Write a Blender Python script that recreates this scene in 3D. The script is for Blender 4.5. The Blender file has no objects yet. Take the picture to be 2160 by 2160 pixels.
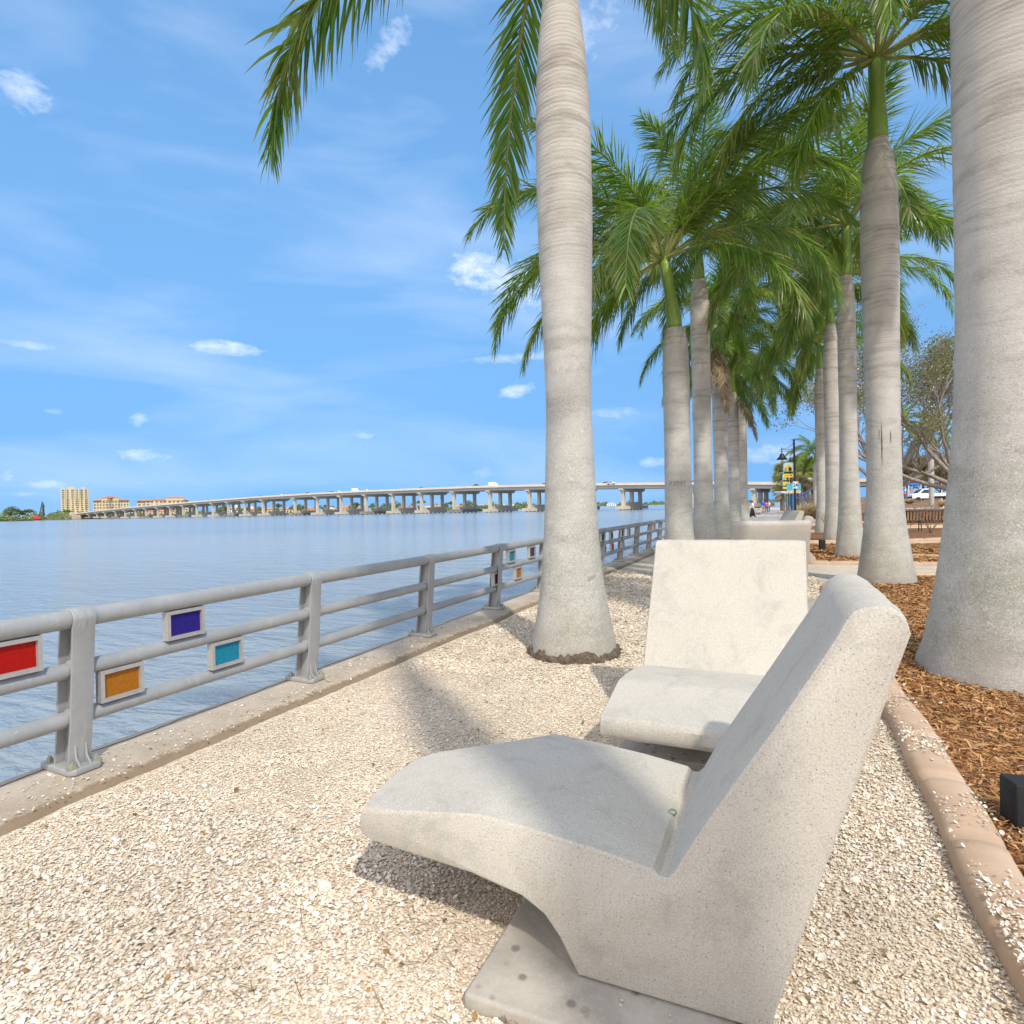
import bpy, math, random
import numpy as np
from mathutils import Vector, Matrix
R = math.radians
S = bpy.context.scene
COL = S.collection

# ---------------------------------------------------------------- camera
CAM = Vector((0, 0, 1.5)); FPX = 1280.0
_yaw, _roll, _pit = R(23.63), R(1.28), -math.atan(9.5 / FPX)
FW = Vector((-math.sin(_yaw)*math.cos(_pit), math.cos(_yaw)*math.cos(_pit), math.sin(_pit)))
_r0 = Vector((math.cos(_yaw), math.sin(_yaw), 0)); _u0 = _r0.cross(FW)
RT = _r0*math.cos(_roll) - _u0*math.sin(_roll); UP = _r0*math.sin(_roll) + _u0*math.cos(_roll)
cd = bpy.data.cameras.new("camera"); cam = bpy.data.objects.new("camera", cd); COL.objects.link(cam)
cd.sensor_fit = 'HORIZONTAL'; cd.sensor_width = 36; cd.lens = FPX/2160*36
cd.clip_start = 0.05; cd.clip_end = 12000
cam.matrix_world = Matrix(((RT.x, UP.x, -FW.x, CAM.x), (RT.y, UP.y, -FW.y, CAM.y), (RT.z, UP.z, -FW.z, CAM.z), (0, 0, 0, 1)))
S.camera = cam
def far(px, Z):
    """ground position (x, y) of something Z metres away in the survey of the photo"""
    p = CAM + (FW + RT*((px-1080)/FPX))*Z
    return p.x, p.y

# ---------------------------------------------------------------- sky and sun
SUN = Vector((0.65, -0.69, 1.0)).normalized()
w = bpy.data.worlds.new("World"); S.world = w; w.use_nodes = True
nt = w.node_tree; nt.nodes.clear()
def N(t, typ, **k):
    n = t.nodes.new(typ)
    for a, b in k.items(): setattr(n, a, b)
    return n
def M(t, op, a, b=None, c=None, clamp=False):
    n = t.nodes.new('ShaderNodeMath'); n.operation = op; n.use_clamp = clamp
    for i, v in enumerate((a, b, c)):
        if v is None: continue
        if isinstance(v, (int, float)): n.inputs[i].default_value = v
        else: t.links.new(v, n.inputs[i])
    return n.outputs[0]
sky = N(nt, 'ShaderNodeTexSky', sky_type='NISHITA'); sky.sun_disc = False
sky.sun_elevation = math.asin(SUN.z); sky.sun_rotation = math.atan2(SUN.x, SUN.y)
sky.altitude = 0; sky.air_density = 1.0; sky.dust_density = 0.3; sky.ozone_density = 2.5
hsv = N(nt, 'ShaderNodeHueSaturation'); hsv.inputs['Saturation'].default_value = 0.98; hsv.inputs['Value'].default_value = 1.0
tc = N(nt, 'ShaderNodeTexCoord'); sep = N(nt, 'ShaderNodeSeparateXYZ'); nt.links.new(tc.outputs['Generated'], sep.inputs[0])
# clear, evenly blue air: the lookup direction is lifted a little so that the horizon keeps its colour
lift = N(nt, 'ShaderNodeCombineXYZ'); nt.links.new(sep.outputs[0], lift.inputs[0]); nt.links.new(sep.outputs[1], lift.inputs[1])
nt.links.new(M(nt, 'ADD', M(nt, 'MULTIPLY', sep.outputs[2], .11), .455), lift.inputs[2])
nrm = N(nt, 'ShaderNodeVectorMath', operation='NORMALIZE'); nt.links.new(lift.outputs[0], nrm.inputs[0]); nt.links.new(nrm.outputs[0], sky.inputs[0])
gain = N(nt, 'ShaderNodeVectorMath', operation='MULTIPLY'); gain.inputs[1].default_value = (.93, 1.33, 1.42)
nt.links.new(sky.outputs[0], gain.inputs[0]); nt.links.new(gain.outputs[0], hsv.inputs['Color'])
az = M(nt, 'ARCTAN2', sep.outputs[0], sep.outputs[1]); el = M(nt, 'ARCSINE', sep.outputs[2])
cmb = N(nt, 'ShaderNodeCombineXYZ'); nt.links.new(az, cmb.inputs[0]); nt.links.new(M(nt, 'MULTIPLY', el, 1.8), cmb.inputs[1])
def noise(t, vec, scale, detail=5, rough=.55, dist=0.):
    n = N(t, 'ShaderNodeTexNoise'); n.inputs['Scale'].default_value = scale; n.inputs['Detail'].default_value = detail
    n.inputs['Roughness'].default_value = rough; n.inputs['Distortion'].default_value = dist
    if vec is not None: t.links.new(vec, n.inputs['Vector'])
    return n
n1 = noise(nt, cmb.outputs[0], 10, 8, .62, .4); n2 = noise(nt, cmb.outputs[0], 45, 6, .6, .2)
wob = M(nt, 'ADD', M(nt, 'MULTIPLY', M(nt, 'SUBTRACT', n1.outputs[0], .5), 3.4), M(nt, 'MULTIPLY', M(nt, 'SUBTRACT', n2.outputs[0], .5), 2.6))
# azimuth / elevation (degrees, azimuth clockwise from +Y) of each small cloud, half sizes, tilt, opacity
CLOUDS = [(60, 190, 62, 48, .0, .85), (820, 95, 75, 34, -.62, .75), (480, 735, 78, 16, .02, .85), (762, 918, 55, 14, -.05, .9),
          (295, 885, 30, 18, 0, .9), (325, 962, 68, 17, .0, 1.), (15, 1003, 26, 15, 0, .9), (105, 1022, 48, 12, 0, .65),
          (45, 1042, 45, 8, 0, .5), (300, 1018, 24, 6, 0, .5), (1090, 825, 42, 16, -.2, .8), (1005, 565, 75, 58, .5, 1.15), (1100, 620, 85, 62, .7, 1.1), (1060, 590, 70, 50, .6, 1.0),
          (40, 725, 90, 11, -.03, .6), (1120, 752, 160, 13, -.06, .7), (1250, 30, 90, 70, 0, .7), (118, 868, 24, 8, 0, .6),
          (1300, 870, 80, 14, 0, .6), (1010, 1000, 40, 20, 0, .35), (1620, 960, 110, 26, 0, .65), (1390, 975, 50, 12, 0, .6)]
acc = None
for px, py, hw, hh, tilt, op in CLOUDS:
    d = (FW + RT*((px-1080)/FPX) - UP*((py-1080)/FPX)).normalized()
    a0, e0 = math.atan2(d.x, d.y), math.asin(d.z); k = FPX/(FW.dot(d))
    da = M(nt, 'SUBTRACT', az, a0); de = M(nt, 'SUBTRACT', el, e0)
    u = M(nt, 'MULTIPLY', M(nt, 'ADD', M(nt, 'MULTIPLY', da, math.cos(tilt)), M(nt, 'MULTIPLY', de, -math.sin(tilt))), FPX*1.0/hw/FW.dot(d))
    v = M(nt, 'MULTIPLY', M(nt, 'ADD', M(nt, 'MULTIPLY', da, math.sin(tilt)), M(nt, 'MULTIPLY', de, math.cos(tilt))), FPX*1.0/hh/FW.dot(d))
    q = M(nt, 'ADD', M(nt, 'MULTIPLY', u, u), M(nt, 'MULTIPLY', v, v))
    m = M(nt, 'SUBTRACT', M(nt, 'ADD', .85, wob), q)
    m = M(nt, 'MULTIPLY', M(nt, 'MULTIPLY', m, .48, clamp=True), op*.62)
    acc = m if acc is None else M(nt, 'MAXIMUM', acc, m)
mp = N(nt, 'ShaderNodeMapping'); mp.inputs['Scale'].default_value = (1.2, 2.6, 1); mp.inputs['Rotation'].default_value = (0, 0, .12); nt.links.new(cmb.outputs[0], mp.inputs[0])
ci = noise(nt, mp.outputs[0], 1.9, 6, .5, .35)
cr = N(nt, 'ShaderNodeValToRGB'); cr.color_ramp.elements[0].position = .46; cr.color_ramp.elements[1].position = .9
nt.links.new(ci.outputs[0], cr.inputs[0])
cirr = M(nt, 'MULTIPLY', cr.outputs[0], .26)
acc = M(nt, 'MAXIMUM', acc, cirr)
behind = N(nt, 'ShaderNodeMapRange'); behind.inputs[1].default_value = .0; behind.inputs[2].default_value = -.55; nt.links.new(M(nt, 'ADD', sep.outputs[1], M(nt, 'MULTIPLY', M(nt, 'SUBTRACT', n1.outputs[0], .5), .8)), behind.inputs[0])  # unseen white cloud behind the viewer, added to neutralise the blue shadow fill
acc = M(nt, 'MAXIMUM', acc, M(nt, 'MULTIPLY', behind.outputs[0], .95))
over = N(nt, 'ShaderNodeMapRange'); over.inputs[1].default_value = .95; over.inputs[2].default_value = 1.2; nt.links.new(el, over.inputs[0])  # unseen white cloud overhead, above the frame, added for neutral fill light
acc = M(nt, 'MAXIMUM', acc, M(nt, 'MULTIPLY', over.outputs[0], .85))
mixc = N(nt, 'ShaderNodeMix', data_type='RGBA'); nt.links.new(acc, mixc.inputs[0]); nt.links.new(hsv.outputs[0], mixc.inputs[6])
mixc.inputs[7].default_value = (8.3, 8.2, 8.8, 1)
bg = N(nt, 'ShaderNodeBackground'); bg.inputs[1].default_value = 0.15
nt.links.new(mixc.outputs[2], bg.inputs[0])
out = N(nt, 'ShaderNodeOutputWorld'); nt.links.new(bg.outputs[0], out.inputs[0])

sl = bpy.data.lights.new("sun", 'SUN'); sl.energy = 2.75; sl.angle = R(1.6); sl.color = (1.0, .95, .86)
so = bpy.data.objects.new("sun", sl); COL.objects.link(so); so.rotation_euler = SUN.to_track_quat('Z', 'Y').to_euler()
S.view_settings.view_transform = 'Standard'; S.view_settings.look = 'None'; S.view_settings.exposure = 0.36; S.view_settings.gamma = 1
S.render.engine = 'CYCLES'
S.cycles.max_bounces = 6; S.cycles.transparent_max_bounces = 8

# ---------------------------------------------------------------- helpers
class MB:
    """collects geometry; build() links it as ONE mesh object"""
    def __init__(s): s.v = []; s.f = []
    def add(s, vs, fs):
        o = len(s.v); s.v += [tuple(p) for p in vs]; s.f += [tuple(i+o for i in f) for f in fs]; return s
    def box(s, x0, x1, y0, y1, z0, z1):
        return s.add([(x0,y0,z0),(x1,y0,z0),(x1,y1,z0),(x0,y1,z0),(x0,y0,z1),(x1,y0,z1),(x1,y1,z1),(x0,y1,z1)],
                     [(3,2,1,0),(4,5,6,7),(0,1,5,4),(1,2,6,5),(2,3,7,6),(3,0,4,7)])
    def tube(s, pts, rad, n=10, caps=True):
        pts = [Vector(p) for p in pts]
        if isinstance(rad, (int, float)): rad = [rad]*len(pts)
        vs = []; fs = []; ref = None
        for i, p in enumerate(pts):
            t = (pts[min(i+1, len(pts)-1)] - pts[max(i-1, 0)]).normalized()
            if ref is None: ref = Vector((0,0,1)) if abs(t.z) < .9 else Vector((1,0,0))
            a = t.cross(ref).normalized(); ref = a.cross(t)
            b = t.cross(a)
            for k in range(n):
                th = 2*math.pi*k/n; vs.append(p + (a*math.cos(th) + b*math.sin(th))*rad[i])
        for i in range(len(pts)-1):
            for k in range(n):
                k2 = (k+1) % n; fs.append((i*n+k, i*n+k2, (i+1)*n+k2, (i+1)*n+k))
        if caps: fs += [tuple(reversed(range(n))), tuple(range((len(pts)-1)*n, len(pts)*n))]
        return s.add(vs, fs)
    def lathe(s, prof, c=(0,0,0), n=24, caps=True):
        return s.tube([(c[0], c[1], c[2]+z) for r, z in prof], [max(r, 1e-4) for r, z in prof], n, caps)
    def prism(s, poly, a0, a1, axis='y'):
        n = len(poly)
        f = {'y': lambda p, q: (p[0], q, p[1]), 'x': lambda p, q: (q, p[0], p[1]), 'z': lambda p, q: (p[0], p[1], q)}[axis]
        vs = [f(p, a0) for p in poly] + [f(p, a1) for p in poly]
        return s.add(vs, [tuple(range(n)), tuple(reversed(range(n, 2*n)))] + [(i, i+n, (i+1) % n + n, (i+1) % n) for i in range(n)])
    def build(s, name, mat, parent=None, smooth=False, bevel=0, loc=None):
        me = bpy.data.meshes.new(name); me.from_pydata(s.v, [], s.f); me.validate()
        if smooth: me.polygons.foreach_set('use_smooth', [True]*len(me.polygons))
        import bmesh
        bm = bmesh.new(); bm.from_mesh(me); bmesh.ops.recalc_face_normals(bm, faces=bm.faces); bm.to_mesh(me); bm.free()
        return link(name, me, mat, parent, bevel, loc)
def link(name, me, mat, parent=None, bevel=0, loc=None):
    if mat is not None: me.materials.append(mat)
    o = bpy.data.objects.new(name, me); COL.objects.link(o)
    if parent is not None: o.parent = parent
    if loc is not None: o.location = loc
    if bevel:
        b = o.modifiers.new('bevel', 'BEVEL'); b.width = bevel; b.segments = 3; b.limit_method = 'ANGLE'; b.angle_limit = R(35)
        for p in me.polygons: p.use_smooth = True
        try: me.set_sharp_from_angle(angle=R(180))
        except Exception: pass
    return o
def npmesh(name, V, F, mat, parent=None, smooth=False, nv=3):
    """numpy vertices and equal-size faces -> object"""
    me = bpy.data.meshes.new(name); V = np.ascontiguousarray(V, dtype=np.float32); F = np.ascontiguousarray(F, dtype=np.int32)
    me.vertices.add(len(V)); me.vertices.foreach_set('co', V.ravel())
    me.loops.add(F.size); me.loops.foreach_set('vertex_index', F.ravel())
    me.polygons.add(len(F)); me.polygons.foreach_set('loop_start', np.arange(0, F.size, nv, dtype=np.int32)); me.polygons.foreach_set('loop_total', np.full(len(F), nv, dtype=np.int32))
    if smooth: me.polygons.foreach_set('use_smooth', np.ones(len(F), dtype=bool))
    me.update(calc_edges=True)
    return link(name, me, mat, parent)
def tag(o, label, cat, group=None):
    o['label'] = label; o['category'] = cat
    if group: o['group'] = group
    return o
def struct(o, kind='structure'): o['kind'] = kind; return o
def thing(name, label, cat, loc=(0,0,0), rz=0, group=None):
    o = bpy.data.objects.new(name, None); COL.objects.link(o); o.location = loc; o.rotation_euler = (0,0,rz)
    return tag(o, label, cat, group)
def copy_tree(o, parent=None):
    c = o.copy(); COL.objects.link(c)
    if parent is not None: c.parent = parent
    for ch in [x for x in COL.objects if x.parent == o]: copy_tree(ch, c)
    return c
def dup(root, loc, rz, label=None, scale=None):
    c = copy_tree(root); c.location = loc; c.rotation_euler = (0,0,rz)
    if label: c['label'] = label
    if scale: c.scale = (scale,)*3
    return c
def h(x, y):
    """gentle rise of the park ground away from the water"""
    t = min(max((x-2.8)/3.5, 0), 1); t = t*t*(3-2*t)
    return .0097*max(0, y-12)*t if y < 300 else .0097*288*t

# ---------------------------------------------------------------- materials
def newmat(name):
    m = bpy.data.materials.new(name); m.use_nodes = True
    t = m.node_tree; b = t.nodes['Principled BSDF']; return m, t, b
def mixcol(t, fac, a, b):
    n = N(t, 'ShaderNodeMix', data_type='RGBA')
    for i, v in ((0, fac), (6, a), (7, b)):
        if isinstance(v, (int, float)): n.inputs[i].default_value = v
        elif isinstance(v, tuple): n.inputs[i].default_value = v if len(v) == 4 else (*v, 1)
        else: t.links.new(v, n.inputs[i])
    return n.outputs[2]
def ramp(t, fac, lo, hi):
    n = N(t, 'ShaderNodeMapRange'); n.inputs[1].default_value = lo; n.inputs[2].default_value = hi; n.clamp = True
    t.links.new(fac, n.inputs[0]); return n.outputs[0]
def objco(t, scale=(1,1,1)):
    c = N(t, 'ShaderNodeTexCoord'); m = N(t, 'ShaderNodeMapping'); m.inputs['Scale'].default_value = scale
    t.links.new(c.outputs['Object'], m.inputs[0]); return m.outputs[0]
def bump(t, b, height, strength=.5, dist=.01):
    n = N(t, 'ShaderNodeBump'); n.inputs['Strength'].default_value = strength; n.inputs['Distance'].default_value = dist
    t.links.new(height, n.inputs['Height']); t.links.new(n.outputs[0], b.inputs['Normal']); return n
def mat(name, c1, c2=None, scale=3, rough=.7, bs=0, bscale=40, bd=.004, metal=0, vec=(1,1,1), island=0):
    m, t, b = newmat(name); b.inputs['Roughness'].default_value = rough; b.inputs['Metallic'].default_value = metal
    if c2 is None: b.inputs['Base Color'].default_value = (*c1, 1)
    else:
        n = noise(t, objco(t, vec), scale, 6, .6); c = mixcol(t, ramp(t, n.outputs[0], .3, .7), c1, c2)
        t.links.new(c, b.inputs['Base Color'])
    if bs: bump(t, b, noise(t, objco(t), bscale, 4, .6).outputs[0], bs, bd)
    return m
def mat_terrazzo():
    m, t, b = newmat("speckled_concrete"); co = objco(t)
    n = noise(t, co, 2.2, 6, .6); n2 = noise(t, co, 160, 3, .7)
    c = mixcol(t, ramp(t, n.outputs[0], .3, .72), (.485, .44, .36), (.42, .38, .31))
    c = mixcol(t, ramp(t, n2.outputs[0], .42, .66), c, (.57, .53, .46))
    v = N(t, 'ShaderNodeTexVoronoi'); v.inputs['Scale'].default_value = 170; t.links.new(co, v.inputs['Vector'])
    rnd = N(t, 'ShaderNodeSeparateColor'); t.links.new(v.outputs['Color'], rnd.inputs[0])
    dot = M(t, 'MULTIPLY', ramp(t, v.outputs['Distance'], .42, .18), ramp(t, rnd.outputs[0], .62, .68))
    c = mixcol(t, M(t, 'MULTIPLY', dot, .42), c, (.22, .205, .18))
    v2 = N(t, 'ShaderNodeTexVoronoi'); v2.inputs['Scale'].default_value = 75; t.links.new(co, v2.inputs['Vector'])
    r2 = N(t, 'ShaderNodeSeparateColor'); t.links.new(v2.outputs['Color'], r2.inputs[0])
    d2 = M(t, 'MULTIPLY', ramp(t, v2.outputs['Distance'], .16, .08), ramp(t, r2.outputs[1], .72, .76))
    c = mixcol(t, M(t, 'MULTIPLY', d2, .7), c, (.06, .058, .05))
    n3 = noise(t, co, 5, 5, .7, .5); c = mixcol(t, M(t, 'MULTIPLY', ramp(t, n3.outputs[0], .52, .72), .5), c, (.30, .275, .23))
    n4 = noise(t, co, 9, 6, .75, .8); c = mixcol(t, M(t, 'MULTIPLY', ramp(t, n4.outputs[0], .64, .70), .45), c, (.60, .59, .56)); n5 = noise(t, objco(t, (6, 6, 1)), 2.5, 5, .7, .4); c = mixcol(t, M(t, 'MULTIPLY', ramp(t, n5.outputs[0], .56, .75), .28), c, (.34, .29, .21))
    t.links.new(c, b.inputs['Base Color']); b.inputs['Roughness'].default_value = .85
    hh = M(t, 'ADD', M(t, 'MULTIPLY', n2.outputs[0], .7), M(t, 'ADD', M(t, 'MULTIPLY', dot, -.5), M(t, 'MULTIPLY', d2, -1.6)))
    hh = M(t, 'ADD', hh, M(t, 'MULTIPLY', noise(t, co, 18, 4, .6).outputs[0], 1.2))
    bump(t, b, hh, .5, .003); return m
def mat_trunk():
    m, t, b = newmat("palm_bark"); co = objco(t); g = objco(t, (.35, .35, 1))
    oi = N(t, 'ShaderNodeObjectInfo'); off = N(t, 'ShaderNodeVectorMath', operation='ADD'); t.links.new(g, off.inputs[0])
    cx = N(t, 'ShaderNodeCombineXYZ'); t.links.new(M(t, 'MULTIPLY', oi.outputs['Random'], 40), cx.inputs[2]); t.links.new(cx.outputs[0], off.inputs[1])
    geo = N(t, 'ShaderNodeTexCoord'); sp = N(t, 'ShaderNodeSeparateXYZ'); t.links.new(geo.outputs['Object'], sp.inputs[0])
    n = noise(t, off.outputs[0], 5, 6, .62, .4); big = noise(t, co, 1.6, 5, .6, .6); fine = noise(t, co, 60, 5, .7)
    wv = N(t, 'ShaderNodeTexNoise'); wv.noise_dimensions = '1D'
    zz = M(t, 'ADD', sp.outputs[2], M(t, 'MULTIPLY', big.outputs[0], .10)); wv.inputs['Detail'].default_value = 3; wv.inputs['Roughness'].default_value = .75
    wv.inputs['Scale'].default_value = 7.5; t.links.new(M(t, 'ADD', zz, M(t, 'MULTIPLY', oi.outputs['Random'], 31)), wv.inputs['W'])
    hi = ramp(t, sp.outputs[2], 3.2, 5.8)
    c = mixcol(t, ramp(t, big.outputs[0], .35, .68), (.40, .375, .325), (.53, .50, .445))
    c = mixcol(t, M(t, 'MULTIPLY', hi, .35), c, (.48, .41, .33))
    c = mixcol(t, M(t, 'MULTIPLY', ramp(t, n.outputs[0], .50, .72), .6), c, (.25, .22, .18))
    lich = M(t, 'MULTIPLY', M(t, 'MULTIPLY', ramp(t, sp.outputs[2], 2.8, .9), ramp(t, noise(t, co, 2.4, 6, .7, .5).outputs[0], .38, .62)), .75)
    c = mixcol(t, lich, c, (.275, .285, .20))
    spk = M(t, 'MULTIPLY', ramp(t, noise(t, co, 38, 5, .8, 2.5).outputs[0], .54, .62), ramp(t, sp.outputs[2], 4.2, 1.2))
    c = mixcol(t, M(t, 'MULTIPLY', spk, .8), c, (.60, .59, .55))
    sq = noise(t, co, 24, 5, .62, 3.5); low = ramp(t, sp.outputs[2], 5.2, 2.0)
    c = mixcol(t, M(t, 'MULTIPLY', M(t, 'MULTIPLY', ramp(t, sq.outputs[0], .53, .60), low), .6), c, (.62, .60, .55))
    c = mixcol(t, M(t, 'MULTIPLY', M(t, 'MULTIPLY', ramp(t, sq.outputs[0], .42, .36), low), .55), c, (.23, .20, .165))
    foot = M(t, 'MULTIPLY', ramp(t, sp.outputs[2], .75, .1), ramp(t, big.outputs[0], .3, .6)); c = mixcol(t, M(t, 'MULTIPLY', foot, .6), c, (.31, .255, .21))
    ring = ramp(t, wv.outputs[0], .58, .50)
    c = mixcol(t, M(t, 'MULTIPLY', M(t, 'SUBTRACT', 1.0, ring), M(t, 'MULTIPLY', M(t, 'ADD', .10, M(t, 'MULTIPLY', hi, .40)), ramp(t, n.outputs[0], .35, .6))), c, (.2, .165, .13))
    t.links.new(c, b.inputs['Base Color']); b.inputs['Roughness'].default_value = .9
    w2 = N(t, 'ShaderNodeTexWave', wave_type='BANDS', bands_direction='Z'); w2.inputs['Scale'].default_value = 7; w2.inputs['Distortion'].default_value = 3.5; w2.inputs['Detail'].default_value = 3
    t.links.new(co, w2.inputs['Vector'])
    hh = M(t, 'ADD', M(t, 'MULTIPLY', wv.outputs[0], M(t, 'ADD', .12, M(t, 'MULTIPLY', hi, .6))), M(t, 'ADD', M(t, 'MULTIPLY', fine.outputs[0], .5), M(t, 'MULTIPLY', w2.outputs[1], M(t, 'MULTIPLY', hi, .22))))
    bump(t, b, hh, .6, .02); return m
def mat_leaf(name, c1, c2, tip, trans=.35, tc=(.25, .36, .03)):
    m, t, b = newmat(name); oi = N(t, 'ShaderNodeObjectInfo'); geo = N(t, 'ShaderNodeNewGeometry')
    n = noise(t, objco(t), 1.2, 4, .6)
    f = M(t, 'ADD', M(t, 'MULTIPLY', geo.outputs['Random Per Island'], .5), M(t, 'MULTIPLY', oi.outputs['Random'], .5), clamp=True)
    c = mixcol(t, f, c1, c2); c = mixcol(t, M(t, 'MULTIPLY', ramp(t, n.outputs[0], .54, .70), .5), c, tip)
    uv = N(t, 'ShaderNodeAttribute', attribute_name='along')
    c = mixcol(t, M(t, 'MULTIPLY', ramp(t, uv.outputs['Fac'], .55, 1.0), M(t, 'MULTIPLY', geo.outputs['Random Per Island'], .9)), c, tip)
    t.links.new(c, b.inputs['Base Color']); b.inputs['Roughness'].default_value = .33; b.inputs['Specular IOR Level'].default_value = .55
    tr = N(t, 'ShaderNodeBsdfTranslucent'); t.links.new(mixcol(t, .5, c, tc), tr.inputs[0])
    mx = N(t, 'ShaderNodeMixShader'); mx.inputs[0].default_value = trans
    t.links.new(b.outputs[0], mx.inputs[1]); t.links.new(tr.outputs[0], mx.inputs[2])
    t.links.new(mx.outputs[0], t.nodes['Material Output'].inputs[0]); return m
def mat_pieces(name, cols, rough=.7, dark=.5):
    """loose small pieces, each island its own tone"""
    m, t, b = newmat(name); geo = N(t, 'ShaderNodeNewGeometry'); cr = N(t, 'ShaderNodeValToRGB'); e = cr.color_ramp.elements
    while len(e) < len(cols): e.new(.5)
    for i, c in enumerate(cols): e[i].position = i/(len(cols)-1); e[i].color = (*c, 1)
    t.links.new(geo.outputs['Random Per Island'], cr.inputs[0])
    n = noise(t, objco(t), 1.1, 5, .6)
    c = mixcol(t, M(t, 'MULTIPLY', ramp(t, n.outputs[0], .42, .7), dark), cr.outputs[0], tuple(np.array(cols[0])*.72))
    t.links.new(c, b.inputs['Base Color']); b.inputs['Roughness'].default_value = rough; return m
def mat_shellbed():
    m, t, b = newmat("crushed_shell"); co = objco(t)
    v = N(t, 'ShaderNodeTexVoronoi'); v.inputs['Scale'].default_value = 90; t.links.new(co, v.inputs['Vector'])
    sc = N(t, 'ShaderNodeSeparateColor'); t.links.new(v.outputs['Color'], sc.inputs[0])
    cr = N(t, 'ShaderNodeValToRGB'); e = cr.color_ramp.elements
    for i, (p, c) in enumerate([(0, (.42, .31, .20)), (.28, (.60, .48, .34)), (.6, (.70, .59, .45)), (1, (.80, .72, .60))]):
        if i > 1: e.new(.5)
    for i, (p, c) in enumerate([(0, (.42, .31, .20)), (.28, (.60, .48, .34)), (.6, (.70, .59, .45)), (1, (.80, .72, .60))]): e[i].position = p; e[i].color = (*c, 1)
    t.links.new(sc.outputs[0], cr.inputs[0])
    n = noise(t, co, .9, 6, .65, .5); c = mixcol(t, M(t, 'MULTIPLY', ramp(t, n.outputs[0], .46, .72), .5), cr.outputs[0], (.36, .28, .19))
    c = mixcol(t, M(t, 'MULTIPLY', ramp(t, v.outputs['Distance'], .5, .8), .3), c, (.25, .19, .13))
    t.links.new(c, b.inputs['Base Color']); b.inputs['Roughness'].default_value = .9
    hh = M(t, 'ADD', M(t, 'MULTIPLY', v.outputs['Distance'], -1), sc.outputs[1]); bump(t, b, hh, .5, .008); return m
def mat_mulch():
    m, t, b = newmat("bark_mulch"); v = N(t, 'ShaderNodeTexVoronoi'); v.inputs['Scale'].default_value = 1
    co = objco(t, (30, 75, 30)); nd = noise(t, objco(t), 6, 3, .6); ad = N(t, 'ShaderNodeVectorMath', operation='ADD'); sc = N(t, 'ShaderNodeVectorMath', operation='SCALE'); sc.inputs['Scale'].default_value = 9
    t.links.new(nd.outputs[1], sc.inputs[0]); t.links.new(co, ad.inputs[0]); t.links.new(sc.outputs[0], ad.inputs[1]); t.links.new(ad.outputs[0], v.inputs['Vector'])
    s = N(t, 'ShaderNodeSeparateColor'); t.links.new(v.outputs['Color'], s.inputs[0])
    c = mixcol(t, s.outputs[0], (.12, .045, .014), (.43, .20, .065)); n = noise(t, objco(t), .7, 5, .6)
    c = mixcol(t, M(t, 'MULTIPLY', ramp(t, n.outputs[0], .45, .7), .6), c, (.13, .065, .028))
    c = mixcol(t, ramp(t, noise(t, objco(t), 38, 2, .5).outputs[0], .735, .75), c, (.62, .55, .45))
    t.links.new(c, b.inputs['Base Color']); b.inputs['Roughness'].default_value = .85
    bump(t, b, M(t, 'ADD', s.outputs[1], M(t, 'MULTIPLY', v.outputs['Distance'], -.6)), .8, .02); return m
def mat_galv():
    m, t, b = newmat("galvanised_steel"); co = objco(t)
    n = noise(t, co, 4, 6, .65, .4); f = noise(t, co, 130, 3, .6); st = noise(t, objco(t, (9, 9, 1.2)), 3, 5, .7)
    c = mixcol(t, ramp(t, n.outputs[0], .3, .7), (.30, .305, .30), (.40, .39, .37))
    c = mixcol(t, M(t, 'MULTIPLY', ramp(t, st.outputs[0], .55, .8), .5), c, (.56, .55, .52))
    c = mixcol(t, M(t, 'MULTIPLY', ramp(t, f.outputs[0], .55, .75), .35), c, (.22, .23, .23))
    c = mixcol(t, M(t, 'MULTIPLY', ramp(t, noise(t, objco(t, (3, 3, 1)), 5, 6, .75, .8).outputs[0], .66, .74), .6), c, (.30, .17, .085))
    c = mixcol(t, M(t, 'MULTIPLY', ramp(t, noise(t, objco(t, (1, .3, 1)), 26, 5, .8, 1.).outputs[0], .66, .70), .7), c, (.66, .65, .62))
    t.links.new(c, b.inputs['Base Color']); b.inputs['Metallic'].default_value = .25; b.inputs['Roughness'].default_value = .55
    bump(t, b, f.outputs[0], .25, .002); return m
def mat_kerb():
    m, t, b = newmat("weathered_concrete"); co = objco(t); n = noise(t, co, 2.4, 7, .68, .6); n2 = noise(t, co, 30, 5, .7); n3 = noise(t, objco(t, (1, .4, 1)), 5, 6, .7, 1.)
    c = mixcol(t, ramp(t, n.outputs[0], .32, .7), (.50, .415, .31), (.35, .28, .20))
    c = mixcol(t, M(t, 'MULTIPLY', ramp(t, n2.outputs[0], .5, .75), .5), c, (.52, .49, .44))
    c = mixcol(t, M(t, 'MULTIPLY', ramp(t, n3.outputs[0], .6, .72), .55), c, (.17, .125, .085))
    spz = N(t, 'ShaderNodeSeparateXYZ'); t.links.new(objco(t), spz.inputs[0]); edge = M(t, 'ADD', spz.outputs[2], M(t, 'MULTIPLY', M(t, 'SUBTRACT', n2.outputs[0], .5), .03))
    c = mixcol(t, M(t, 'MULTIPLY', ramp(t, edge, -.008, -.02), .8), c, (.19, .125, .07))
    t.links.new(c, b.inputs['Base Color']); b.inputs['Roughness'].default_value = .88
    bump(t, b, M(t, 'ADD', n.outputs[0], M(t, 'MULTIPLY', n2.outputs[0], .5)), .6, .012); return m
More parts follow.
